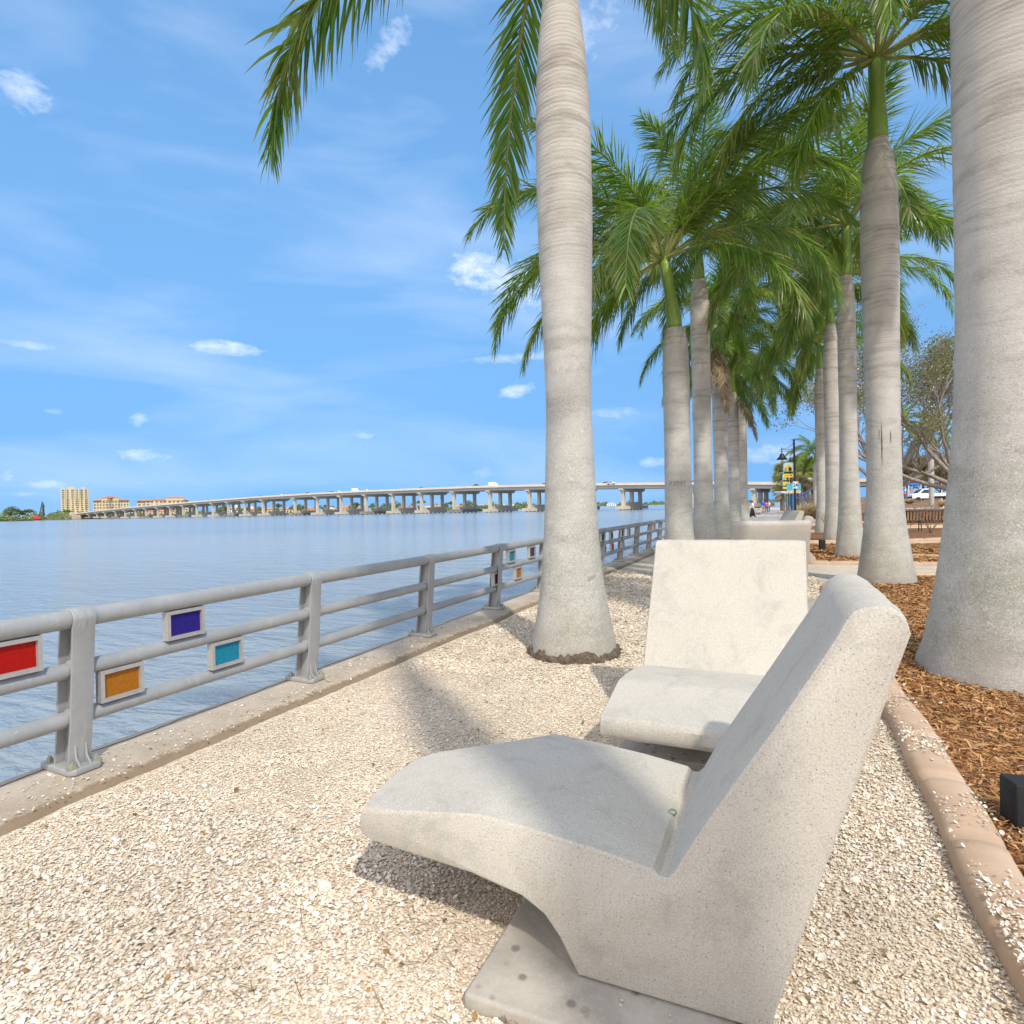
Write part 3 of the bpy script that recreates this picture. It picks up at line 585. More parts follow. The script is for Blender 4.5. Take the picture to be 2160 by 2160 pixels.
for i, (px, yt, wpx, k) in enumerate(hs):
    Z = 930 if px < 1000 else (1150 if px < 1150 else 2200); W = wpx/FPX*Z*1.1; Ht = max((hz(px)-yt+4.5)/FPX*Z+1.8, 6); x, y = far(px, Z)
    t = thing('house', '%s house with low roof, %s' % (words[k], where[i]), 'house', (x, y, -.5), facing(px), 'houses on the far shore')
    MB().box(-W/2, W/2, 0, W*.6, 0, Ht*.68).build('wall', wallm[k], t)
    MB().add([(-W/2-.8,-.9,Ht*.68),(W/2+.8,-.9,Ht*.68),(W/2+.8,W*.6+.9,Ht*.68),(-W/2-.8,W*.6+.9,Ht*.68),(-W*.2,W*.3,Ht),(W*.2,W*.3,Ht)], [(3,2,1,0),(0,1,5,4),(1,2,5),(2,3,4,5),(3,0,4)]).build('roof', MT['tile'] if k != 2 else MT['peach'], t)
    for c in range(4):
        MB().box(-W*.4+c*W*.22, -W*.4+c*W*.22+W*.11, -.06, -.01, Ht*.15, Ht*.5).build('window', MT['teal'], t)
# embankment at the left end
eb = MB(); V = []
for k, (px, zt) in enumerate(((60, -.3), (90, .8), (115, 3.0), (150, 5.2), (170, 5.2), (175, -1))):
    for Z, z in ((700+k*22, -1.0), (712+k*22, zt*.55-.4), (735+k*24, zt), (800+k*30, zt)): x, y = far(px, Z); V.append((x, y, z))
F = [(i*4+j, i*4+j+1, i*4+j+5, i*4+j+4) for i in range(5) for j in range(3)]
eb.add(V, F); struct(eb.build('embankment_terrain', MT['sand']))

# ---------------------------------------------------------------- far trees
def leafcloud(n, rx, ry, rz, size, seed, clumps=14, cz=0, hollow=.25, lobe=.38, conical=False):
    g = np.random.default_rng(seed); th = g.uniform(0, 2*np.pi, clumps); ph = np.arccos(g.uniform(-.75, 1, clumps)); rr = g.uniform(.45, .85, clumps)
    C = np.stack([np.sin(ph)*np.cos(th)*rx*rr, np.sin(ph)*np.sin(th)*ry*rr, np.cos(ph)*rz*rr], 1)
    if conical: C[:, 2] = g.uniform(-rz, rz, clumps); k = (1-(C[:, 2]+rz)/(2*rz))*.8+.15; C[:, 0] = g.normal(0, .4, clumps)*rx*k; C[:, 1] = g.normal(0, .4, clumps)*ry*k
    cl = g.integers(0, clumps, n); d = g.normal(0, 1, (n, 3)); d /= np.linalg.norm(d, axis=1, keepdims=True); r = g.uniform(hollow, 1, (n, 1))**.6
    P = C[cl] + d*r*np.array([rx, ry, rz])*lobe*g.uniform(.7, 1.2, (clumps, 1))[cl]; P[:, 2] += cz
    a = g.normal(0, 1, (n, 3)); a /= np.linalg.norm(a, axis=1, keepdims=True); b = np.cross(a, g.normal(0, 1, (n, 3))); b /= np.linalg.norm(b, axis=1, keepdims=True)
    s = size*g.uniform(.6, 1.3, (n, 1)); V = np.stack([P-a*s, P+b*s*.5, P+a*s, P-b*s*.5], 1).reshape(-1, 3); F = np.arange(n*4).reshape(-1, 4)
    return V, F
_trees = {}
def far_tree(px, Z, hgt, kind, label, group='trees on the far shore', z0=-.5, wd=.62, loc=None):
    x, y = loc if loc else far(px, Z)
    t = thing({'round': 'broadleaf_tree', 'pine': 'pine_tree', 'palm': 'cabbage_palm'}[kind], label, {'round': 'tree', 'pine': 'pine', 'palm': 'palm'}[kind], (x, y, z0), rnd.uniform(0, 6), group)
    if kind not in _trees:
        if kind == 'round': V, F = leafcloud(700, .5, .5, .36, .045, 3, cz=.6)
        elif kind == 'pine': V, F = leafcloud(600, .3, .3, .42, .05, 4, 20, cz=.57, conical=True, lobe=.3)
        else: V, F = leafcloud(300, .3, .3, .2, .09, 5, 10, cz=.82, lobe=.5)
        o = npmesh('crown', V, F, MT['farleaf'], nv=4); tr = MB().tube([(0,0,0), (.01,0,.4), (0,0,.8)], [.035, .025, .012], 6).build('trunk', MT['fartrunk'])
        _trees[kind] = (o.data, tr.data); bpy.data.objects.remove(o); bpy.data.objects.remove(tr)
    for nm, me in zip(('crown', 'trunk'), _trees[kind]):
        o = bpy.data.objects.new(nm, me); COL.objects.link(o); o.parent = t; o.scale = (hgt*wd*2, hgt*wd*2, hgt)
    return t
far_tree(22, 690, 17, 'round', 'loose dark broadleaf tree at the far left edge of the shore')
far_tree(33, 690, 14, 'round', 'dark broadleaf tree second from the left edge of the shore')
far_tree(48, 700, 9, 'palm', 'small round palm left of the red crane'); far_tree(58, 700, 12, 'palm', 'bushy palm just left of the red crane')
far_tree(92, 720, 19, 'pine', 'dark narrow pine right of the red crane', wd=.3)
far_tree(140, 1000, 14, 'palm', 'palm cluster in front of the cream tower'); far_tree(150, 1000, 9, 'round', 'green tree at the foot of the cream tower')
far_tree(168, 1000, 12, 'round', 'bushy tree right of the palms below the tower'); far_tree(184, 980, 10, 'round', 'tree between the tower and the mid rise'); far_tree(120, 900, 11, 'round', 'low green tree left of the tower above the embankment'); far_tree(107, 860, 10, 'round', 'low shrubby tree right of the dark pine')
TW = ['behind the lowest peach house', 'under the low bridge slope', 'left of the small white houses', 'beside the first small white house', 'between two small white houses', 'right of the second small white house', 'before the peach house', 'left of the channel house', 'beside the cream house', 'right of the cream house', 'right of the ochre house', 'left of the pink roofed house', 'left of the wide peach house', 'right of the wide peach house', 'below the right middle light pole', 'behind the fourth pier from the channel span', 'left of the mid street light', 'below the mid street light', 'between the ochre house and the warehouse', 'left end of the warehouse', 'just before the beige warehouse']
for i, px in enumerate([372, 408, 465, 476, 508, 520, 548, 588, 622, 634, 672, 688, 741, 753, 785, 815, 836, 888, 940, 952, 988]):
    far_tree(px, 905, rnd.uniform(11, 17), ['round', 'palm'][i % 2] if i % 3 else 'round', ['round green tree', 'small palm'][1 if (i % 3 and i % 2) else 0] + ' on the far shore, ' + TW[i], 'trees between the far houses')
# low woods along the far shore: one mass nobody could count
g = np.random.default_rng(5); P = []
for a, b, z0, z1, n, s in ((-320, 150, 690, 800, 6000, 1.0), (-60, 70, 664, 676, 2500, .7), (70, 130, 745, 800, 1200, 1.0), (130, 300, 960, 1040, 2500, 1.5), (300, 1130, 985, 1080, 11000, 1.7), (450, 800, 868, 885, 1600, .7), (1160, 1700, 2500, 3000, 4500, 4.5), (1600, 1720, 2900, 3000, 900, 6)):
    u = g.uniform(a, b, n); Z = g.uniform(z0, z1, n); hh = g.uniform(0, 1, n)**1.1*(7+2.5*np.sin(u*.11)+2*np.sin(u*.37)+1.2*np.sin(u*1.1)) * (1.6 if s > 3 else 1) * (.5 if s < 1 else 1)
    for k in range(n): x, y = far(u[k], Z[k]); P.append((x, y, -.6+hh[k], s))
P = np.array(P); n = len(P); a = g.normal(0, 1, (n, 3)); a /= np.linalg.norm(a, axis=1, keepdims=True); b = np.cross(a, g.normal(0, 1, (n, 3))); b /= np.linalg.norm(b, axis=1, keepdims=True); s = P[:, 3:4]*g.uniform(.7, 1.5, (n, 1))
V = np.stack([P[:, :3]-a*s, P[:, :3]+b*s*.6, P[:, :3]+a*s, P[:, :3]-b*s*.6], 1).reshape(-1, 3)
struct(npmesh('far_woods', V, np.arange(n*4).reshape(-1, 4), MT['farleaf'], nv=4), 'stuff')
# crane
x, y = far(77, 690); cr_ = thing('crawler_crane', 'red crawler crane with a dark raised boom on the far left shore', 'crane', (x, y, -.8), facing(77))
red = paint('crane_red', (.5, .05, .05), .5)
MB().prism([(-6, .9), (-6, 4.2), (-2, 5.2), (1.5, 4.6), (4, 2.2), (4, .9)], -2, 2).build('body', red, cr_, bevel=.1)
MB().box(-5, 5, -2.6, 2.6, -.1, .88).build('track', MT['tyre'], cr_)
bo = MB()
for dx in (-.5, .5): bo.tube([(2.2+dx, 0, 3.5), (5.6+dx*.5, 0, 21)], .3, 5)
for i in range(14): f0, f1 = i/14, (i+1)/14; bo.tube([(1.7+3.4*f0+(f0*.25), 0, 3.5+17.5*f0), (2.7+3.4*f1-(f1*.25), 0, 3.5+17.5*f1)], .2, 4)
bo.build('boom', paint('crane_boom', (.06, .08, .14), .5), cr_)

# ================================================================ railing
rail = thing('railing', 'grey galvanised tube railing with coloured glass panels along the seawall', 'railing', (0,0,0))
P0, SP = 2.248, 1.962
NP = 22; Y0 = P0 - 2*SP; Y1 = P0 + (NP-2)*SP
for z, r in ((.905, .056), (.60, .047), (.31, .047)):
    x = {.905: -3.797, .60: -3.829, .31: -3.853}[z]
    g1 = MB(); yy = list(np.arange(Y0, Y1+.01, SP/2)); g1.tube([(x + rnd.uniform(-.002, .002), y, z) for y in yy], r, 20); g1.build('rail', MT['galv'], rail, smooth=True)
def post_mesh():
    m = MB()
    def xc(z): return .075*z/.96           # the post leans towards the land
    # land flange, curved cap over the top rail, water flange
    prof = [(.055, .0), (.062, .12)] + [(.062+xc(z), z) for z in (.3, .6, .85)]
    r = .072; cx = .005+xc(.9); cz = .895
    prof += [(cx+r*math.cos(R(a)), cz+r*math.sin(R(a))) for a in range(0, 181, 15)]
    prof += [(cx-r, cz-.03), (cx-r-.012, .8), (cx-r-.035, .6), (cx-r-.055, .35), (cx-r-.075, .15), (cx-r-.10, .0)]
    outer = prof; k = len(outer)
    # flange strip following the outline, thickness t inward
    cen = Vector((-.03, .45)); inner = []
    for i, p in enumerate(outer):
        a = Vector(outer[max(i-1, 0)]); b = Vector(outer[min(i+1, k-1)]); t = (b-a).normalized(); nn = Vector((-t.y, t.x)); inner.append((p[0]+nn.x*.014, p[1]+nn.y*.014))
    V = []; F = []
    for y in (-.064, .064):
        V += [(p[0], y, p[1]) for p in outer] + [(p[0], y, p[1]) for p in inner]
    K = 2*k
    for i in range(k-1):
        F += [(i, i+1, K+i+1, K+i), (k+i, K+k+i, K+k+i+1, k+i+1), (i, k+i, k+i+1, i+1), (K+i, K+i+1, K+k+i+1, K+k+i)]
    F += [(0, K, K+k, k), (k-1, 2*k-1, K+2*k-1, K+k-1)]
    m.add(V, F)
    web = [(p[0]*.985, p[1]*.985+.002) for p in outer]; m.prism(web, -.011, .011)
    for z, r in ((.60, .055), (.31, .055), (.905, .058)):    # collars where the tubes enter
        x = {.905: -3.797, .60: -3.829, .31: -3.853}[z]+3.87; m.tube([(x, -.04, z), (x, .04, z)], r if z < .9 else .058, 20)
    for s in (-1, 1): m.prism([(.055, .02), (.125, .02), (.075, .08), (.062, .2)], s*.03-.006, s*.03+.006)
    return m
def base_mesh():
    m = MB(); m.prism([(-.19, -.08), (.105, -.095), (.135, -.07), (.135, .07), (.105, .095), (-.19, .08)], .0, .036, 'z'); return m
def bolt_mesh():
    m = MB(); m.lathe([(.03, 0), (.03, .006)], n=16).lathe([(.019, .006), (.019, .026)], n=6).lathe([(.01, .026), (.01, .038)], n=8); return m
pm = post_mesh().build('post', MT['galv'], rail, bevel=.003)
bm_ = base_mesh().build('base_plate', MT['galv'], pm, bevel=.006)
bolts = [bolt_mesh().build('bolt', MT['bolt'], pm, loc=(bx, by, .036)) for bx, by in ((.095, -.068), (.095, .068), (-.14, -.055), (-.14, .055))]
pm.location = (-3.87, P0, .004)
for i in range(-2, NP-1):
    if i == 0: continue
    q = pm.copy(); COL.objects.link(q); q.parent = rail; q.location = (-3.87, P0+i*SP, .004)
    for c in [bm_]+(bolts if i < 8 else []): d = c.copy(); COL.objects.link(d); d.parent = q
GC = dict(red=(.62, .01, .006), orange=(.58, .22, .015), purple=(.035, .02, .30), cyan=(.01, .33, .48), mauve=(.24, .07, .12), violet=(.09, .05, .14), teal=(.02, .30, .30), green=(.08, .26, .04), rust=(.55, .13, .015), brown=(.16, .07, .07))
GM = {k: mat_glass_panel('stained_glass_'+k, v) for k, v in GC.items()}
def panel(y0, y1, up, c):
    y0 += .03; y1 += .03; z0, z1 = (.652, .848) if up else (.36, .556); x = -3.79 if up else -3.815; f = .024
    m = MB(); m.prism([(y0, z0), (y1, z0), (y1, z1), (y0, z1)], x, x+.001, 'x')
    m = MB()
    for a in ((y0, y1, z0, z0+f), (y0, y1, z1-f, z1), (y0, y0+f, z0+f, z1-f), (y1-f, y1, z0+f, z1-f)):
        m.box(x-.026, x+.026, a[0], a[1], a[2], a[3])
    fr = m.build('panel_frame', MT['alu'], rail)
    gp = MB().box(x-.004, x+.004, y0+f-.001, y1-f+.001, z0+f-.001, z1-f+.001).build('glass_pane', GM[c], fr); gp['label'] = c + ' glass pane'
    if y0 < 5:
        for zz in (z0+.03, z1-.03): MB().tube([(x-.005, y0-.004, zz), (x-.005, y0+.001, zz)], .006, 8).build('screw', MT['bolt'], fr)
for a in [(1.66, 2.01, 1, 'red'), (2.335, 2.61, 0, 'orange'), (2.765, 3.055, 1, 'purple'), (3.13, 3.41, 0, 'cyan'), (7.93, 8.21, 0, 'mauve'), (8.42, 8.70, 1, 'cyan'), (8.74, 9.0, 0, 'orange'), (9.27, 9.55, 1, 'violet'),
          (10.15, 10.4, 0, 'rust'), (13.75, 14.0, 1, 'green'), (14.0, 14.25, 0, 'orange'), (14.6, 14.85, 1, 'brown'), (14.75, 15.0, 0, 'red'), (15.75, 16.0, 1, 'teal'), (15.9, 16.15, 0, 'brown'), (16.55, 16.8, 1, 'rust'), (20.3, 20.6, 1, 'rust'), (21.2, 21.5, 0, 'violet')]: panel(*a)

# ================================================================ concrete loungers
PROF = [(-1.434, .398), (-1.452, .372), (-1.456, .315), (-1.445, .292), (-1.403, .276), (-.987, .246), (-.80, .21), (-.72, .172), (-.672, .11), (-.608, .002), (-.045, .002), (.04, .28), (.12, .545), (.171, .703), (.278, 1.043), (.311, 1.149),
        (.309, 1.178), (.296, 1.203), (.272, 1.219), (.24, 1.226), (.207, 1.221), (.178, 1.205), (.158, 1.18), (.12, 1.105), (.05, .989), (-.02, .876), (-.13, .70), (-.241, .52), (-.304, .404), (-.322, .384), (-.344, .383), (-.362, .401), (-.536, .428), (-.733, .446), (-.90, .459), (-.955, .461), (-.985, .458), (-1.01, .452), (-1.219, .424), (-1.36, .404)]
def lounger(label, W, seed, clip=.0, bulge=.0):
    t = thing('lounge_chair', label, 'lounge chair', (0,0,0), 0, 'concrete loungers on the shell path')
    g = np.random.default_rng(seed); nS = 15; ss_ = [0, .007, .018] + list(np.linspace(.018, .982, nS)[1:-1]) + [.982, .993, 1]; V = []; k = len(PROF)
    cx = np.mean([p[0] for p in PROF]); 
    for s in ss_:
        e = 0 if .02 < s < .98 else (.004 if .001 < s < .999 else .013)
        for i, (x, z) in enumerate(PROF):
            a = Vector(PROF[i-1]); b = Vector(PROF[(i+1) % k]); tt = (b-a).normalized(); nn = Vector((tt.y, -tt.x))
            q = Vector((x, z)) - nn*e*(-1 if False else 1)
            tip = max(0, min(1, (-x-.95)/.5)); y = s*W
            y -= clip*tip*max(0, s-.55)/.45
            xx = q.x - bulge*tip*math.sin(math.pi*min(1, s*1.1))
            V.append((xx + g.normal(0, .0012), y, q.y + g.normal(0, .0012)))
    n = len(ss_)
    F = [(j*k+i, j*k+(i+1) % k, (j+1)*k+(i+1) % k, (j+1)*k+i) for j in range(n-1) for i in range(k)]
    m = MB(); m.add(V, F + [tuple(range(k)), tuple(range((n-1)*k, n*k))])
    o = m.build('seat_shell', MT['terr'], t, smooth=False)
    me = o.data
    for p in me.polygons: p.use_smooth = True
    me.set_sharp_from_angle(angle=R(32))
    return t
ch = lounger('nearest pale concrete lounger, seen side on with its back rising at right', .79, 3, clip=.24, bulge=.05)
ch.location = (0, 1.83, 0)
c2 = lounger('broad pale concrete lounger facing the camera, between the nearest one and the palms', 1.04, 4, clip=.03)
c2.location = (.172, 4.50, 0); c2.rotation_euler = (0, 0, R(88.5))
c3 = lounger('wide concrete lounger seen from behind over the top of the broad one', 1.06, 5)
c3.location = (-.66, 9.75, 0); c3.rotation_euler = (0, 0, R(-79))
c4 = lounger('concrete lounger whose rounded back just shows beside the brown mulch', .8, 6); c4.location = (.28, 12.0, 0)
c5 = lounger('far concrete lounger beside the black bench, its slanted back showing', 1.05, 7); c5.location = (.42, 19.2, 0); c5.rotation_euler = (0, 0, R(22))
bolt2 = MB().lathe([(.016, 0), (.016, .006), (.01, .011)], n=12).build('metal_plug', MT['bolt'], ch, loc=(-.36, .36, .401))
for (x0, x1, y0, y1), lb in (((-.92, -.04, 1.637, 2.75), 'stained concrete slab under the nearest lounger'), ((-.93, .15, 3.62, 4.95), 'grey slab under the broad lounger facing the camera'), ((-.8, .5, 9.0, 10.4), 'slab under the lounger seen from behind'), ((-.7, .5, 11.9, 12.9), 'slab under the lounger beside the mulch'), ((-.9, .4, 19.1, 20.5), 'slab under the far lounger by the bench')):
    m = MB(); nx = 14; ny = 14; g = np.random.default_rng(int(abs(x0)*100)+int(y0*10))
    m.box(x0, x1, y0, y1, -.12, -.001); tag(m.build('concrete_slab', MT['slab'], bevel=.014), lb, 'slab')
SLABS = [(-.92, -.04, 1.637, 2.75), (-.93, .15, 3.62, 4.95)]

# ================================================================ loose shells and wood chips
def shells(name, n, xr, yr, size, m, seed, accept=None, zbase=-.05, pw=1.0, szk=0.0, tilt=.4, up=0.):
    g = np.random.default_rng(seed); x = g.uniform(*xr, n); y = yr[0] + (yr[1]-yr[0])*g.uniform(0, 1, n)**pw
    if accept is not None: k = accept(x, y, g); x, y = x[k], y[k]
    n = len(x); s = size*g.lognormal(0, .33, n)*(1+szk*(y-yr[0])); asp = g.uniform(.6, 1.0, n)
    ang = np.arange(7)*2*np.pi/7; rx = np.cos(ang)[None]*s[:, None]*.5*g.uniform(.8, 1.15, (n, 7)); ry = np.sin(ang)[None]*(s*asp)[:, None]*.5*g.uniform(.8, 1.15, (n, 7))
    hz_ = s*g.uniform(.15, .38, n)*np.where(g.uniform(0, 1, n) < .65, 1, -1)
    P = np.zeros((n, 8, 3)); P[:, :7, 0] = rx; P[:, :7, 1] = ry; P[:, 7, 2] = hz_
    tl = g.normal(0, tilt, (n, 2)); az_ = g.uniform(0, 2*np.pi, n)
    P[:, :, 2] += P[:, :, 0]*tl[:, None, 0] + P[:, :, 1]*tl[:, None, 1]
    c, sn = np.cos(az_)[:, None], np.sin(az_)[:, None]; X = P[:, :, 0]*c-P[:, :, 1]*sn; Y = P[:, :, 0]*sn+P[:, :, 1]*c
    zb = zbase(x, y, g) if callable(zbase) else zbase + up + g.uniform(-.002, .007, n)
    V = np.stack([X+x[:, None], Y+y[:, None], P[:, :, 2]+zb[:, None]+np.abs(hz_[:, None])*.4], 2).reshape(-1, 3)
    i0 = np.arange(n)[:, None]*8; F = np.stack([np.broadcast_to(i0+7, (n, 7)), i0+np.arange(7), i0+(np.arange(7)+1) % 7], 2).reshape(-1, 3)
    return struct(npmesh(name, V, F, m, smooth=False), 'stuff')
def on_path(x, y, g):
    k = np.ones(len(x), bool)
    for a, b, c, d in SLABS: k &= ~((x > a-.004) & (x < b+.004) & (y > c-.004) & (y < d+.004))
    k &= ((x+1.99)**2+(y-6.1)**2) > .44**2
    return k
shells('fine_shells', 260000, (-3.47, .70), (1.0, 5.4), .0098, MT['fine'], 20, on_path, pw=1.45, tilt=.22)
def coarse(x, y, g):
    f = np.sin(x*2.3+1)+np.sin(y*1.9+x*1.1)+.6*np.sin(x*6.1-y*4.3)+g.normal(0, .5, len(x)); return on_path(x, y, g) & (f > -.2+1.5*((y > 2.3) & (x < -.3))+.9*((y > 1.9) & (x < -2)))
shells('loose_shells', 95000, (-3.47, .70), (1.0, 5.4), .0132, MT['shells'], 21, coarse, pw=1.5, up=.005, tilt=.3)
shells('loose_shells', 90000, (-3.47, .70), (5.0, 14), .016, MT['fine'], 22, on_path, pw=1.25, szk=.12, tilt=.28)
shells('strewn_shells', 1100, (-3.95, -3.5), (1.0, 7.5), .012, MT['shells'], 23, None, 0.002)
shells('strewn_shells', 260, (-.92, .1), (1.64, 4.9), .013, MT['shells'], 24, lambda x, y, g: ((y < 1.84) & (g.uniform(0, 1, len(x)) < .5) | (y > 3.62) & (y < 3.9)), .002)
def clumpy(x, y, g): 
    f = np.sin(y*3.1+x*9)+np.sin(y*7.3+1.7)+np.sin(y*1.3)+g.normal(0, .9, len(x)); return f > .9-1.0*(y < 3.6)-.8*(y < 2.7)
shells('strewn_shells', 5200, (XC-.11, XC+.11), (1.6, 5.6), .012, MT['shells'], 25, clumpy, .048)
shells('strewn_shells', 1500, (XE+.03, XE+.7), (1.9, 4.2), .014, MT['shells'], 26, lambda x, y, g: g.uniform(0, 1, len(x)) > ((x-XE)/.55+(y-1.9)/3), -.006)
shells('strewn_shells', 700, (XE+.03, 2.5), (3.5, 13), .02, MT['shells'], 27, lambda x, y, g: np.sin(x*5+y*3)+np.sin(y*2.3) > .3, -.004)
# coarser dark pieces and dry leaves among the shells
shells('fallen_leaf_bits', 320, (-3.4, .6), (1.1, 6), .017, mat_pieces('leaf_litter', [(.14, .085, .04), (.25, .15, .06), (.38, .20, .04), (.10, .07, .045)], .8, .3), 28, on_path, -.036, pw=1.4)
def strips(name, n, area, lw, m, seed, accept, zb, pw=1.3):
    g = np.random.default_rng(seed); x = g.uniform(area[0], area[1], n); y = area[2]+(area[3]-area[2])*g.uniform(0, 1, n)**pw
    k = accept(x, y, g); x, y = x[k], y[k]; n = len(x); k = 1+.10*(y-2)
    L = lw[0]*g.lognormal(0, .4, n)*k*.5; W_ = lw[1]*g.lognormal(0, .3, n)*k*.5; a = g.uniform(0, np.pi, n); t = g.normal(0, .25, n); rl_ = g.normal(0, .5, n)
    d = np.stack([np.cos(a), np.sin(a), t], 1); wv = np.stack([-np.sin(a), np.cos(a), rl_], 1); c = np.stack([x, y, zb+g.uniform(0, .022, n)], 1); up = np.array([0, 0, 1.])*(W_*.5)[:, None]
    Lv = d*L[:, None]; Wv = wv*W_[:, None]; bend = np.array([0, 0, 1.])*(L*g.uniform(-.25, .25, n))[:, None]
    V = np.stack([c-Lv-Wv*.6, c-Lv*.9+Wv*.6, c-Wv+bend+up, c+Wv+bend, c+Lv-Wv*.5, c+Lv*.9+Wv*.6], 1).reshape(-1, 3)
    i = np.arange(n)*6; F = np.concatenate([np.stack([i, i+1, i+3, i+2], 1), np.stack([i+2, i+3, i+5, i+4], 1)])
    return struct(npmesh(name, V, F, m, nv=4), 'stuff')
inb = lambda x, y, g: (x > XE+.02) & ((x-1.85)**2+(y-6.5)**2 > .68**2) & ~((x < XE+2.6) & (y > 11.6) & ((x-XE-2.6)**2+(y-11.6)**2 > 2.5**2))
strips('wood_chips', 105000, (XE, 4.6, 1.6, 14.1), (.038, .0072), MT['chips'], 31, inb, -.018, 1.7)
strips('wood_chips', 22000, (XE, 5.5, 16.7, 23.4), (.04, .009), MT['chips'], 32, lambda x, y, g: x > 0, -.012, 1.2)
strips('dry_twigs', 150, (-1.7, -.7, 1.1, 2.2), (.07, .0025), MT['twig'], 34, lambda x, y, g: on_path(x, y, g), -.034, 1.2)
strips('dry_twigs', 110, (-1.6, .6, 1.3, 4.2), (.09, .003), MT['twig'], 33, lambda x, y, g: on_path(x, y, g), -.038, 1.5)

# ================================================================ palms
def curve(L, e0, bend, n=24, pw=1.15):
    p = np.zeros(3); out = [p.copy()]; 
    for i in range(n):
        t = (i+.5)/n; e = R(e0-bend*t**pw); p = p + np.array([math.cos(e), 0, math.sin(e)])*L/n; out.append(p.copy())
    return np.array(out)
def frond_mesh(seed, L, e0, bend, nl=165, ll=.75, wd=.031, droop=.55, ang=52, spread=38, dry=False, pw=1.15):
    g = np.random.default_rng(seed); C = curve(L, e0, bend, 24, pw); V = []; F = []; al = []
    for side in (-1, 1):
        for i in range(nl):
            f = .13 + .87*(i+g.uniform(-.35, .35))/nl; f = min(max(f, .1), .995); q = f*24; k = min(int(q), 23); fr = q-k
            P = C[k]*(1-fr)+C[k+1]*fr; T = C[min(k+1, 24)]-C[k]; T /= np.linalg.norm(T); Y = np.array([0, side, 0.]); U = np.cross(T, Y)*side; U /= np.linalg.norm(U)
            if U[2] < 0 and abs(T[2]) < .98: U = -U
            env = min(1, .55+(f-.1)*2.2)*(1-max(0, f-.55)**1.4*1.9); l = ll*max(env, .22)*g.uniform(.85, 1.12)
            a = R(ang*(1-.45*f)+g.normal(0, 5)); ph = R(g.choice([-1, 0, 1])*spread*.7+g.normal(0, 9))
            d = T*math.cos(a) + (Y*math.cos(ph)+U*math.sin(ph))*math.sin(a)
            W_ = np.cross(d, U); W_ /= np.linalg.norm(W_); tw = g.uniform(-.7, .7); W_ = W_*math.cos(tw)+U*math.sin(tw); w0 = wd*g.uniform(.8, 1.15)*.5*(.6 if f > .9 else 1)
            gd = droop*g.uniform(.5, 1.5); p = P.copy(); b = len(V)
            for s, ws in ((0, .5), (.33, 1.), (.68, .72), (1, .06)):
                V += [p-W_*w0*ws, p+W_*w0*ws]; al += [s, s]
                d = d + np.array([0, 0, -1.])*gd*.42; d /= np.linalg.norm(d); p = p+d*l*.345
            for s in range(3): F.append((b+2*s, b+2*s+1, b+2*s+3, b+2*s+2))
    me_o = npmesh('frond', np.array(V), np.array(F), None, nv=4); me = me_o.data; me.materials.append(MT['dry' if dry else 'leaf'])
    at = me.attributes.new('along', 'FLOAT', 'POINT'); at.data.foreach_set('value', np.array(al, dtype=np.float32))
    r = MB().tube([tuple(p) for p in C], [.042*(1-.86*(i/24)**.7)+.002 for i in range(25)], 6).build('rachis', MT['dryst' if dry else 'rachis'])
    md = (me, r.data); bpy.data.objects.remove(me_o); bpy.data.objects.remove(r); return md
VAR = {}
def variant(key):
    if key not in VAR:
        kind, s = key
        tab = {'up': (3.3, 84, 60), 'hi': (4.3, 74, 92), 'mid': (4.6, 58, 118), 'arch': (4.6, 42, 120), 'out': (4.4, 24, 108), 'low': (4.1, 4, 84), 'hang': (3.5, -28, 52), 'dead': (3.0, -45, 38)}[kind]
        VAR[key] = frond_mesh(hash(kind) % 1 + s*17+len(kind)*5, *tab, ll=.86 if kind != 'dead' else .55, droop=.75 if kind in ('low', 'hang') else .48, dry=kind == 'dead')
    return VAR[key]
def add_frond(t, top, kind, azd, s=0, scale=1.0, md=None, dz=0):
    me, rm = md or variant((kind, s))
    f = bpy.data.objects.new('frond', me); COL.objects.link(f); f.parent = t; f.location = (top[0]+.05*math.cos(R(azd)), top[1]+.05*math.sin(R(azd)), top[2]+dz); f.rotation_euler = (0, 0, R(azd)); f.scale = (scale,)*3
    if kind == 'dead': f['label'] = 'dry brown hanging frond'
    r = bpy.data.objects.new('rachis', rm); COL.objects.link(r); r.parent = f
    return f
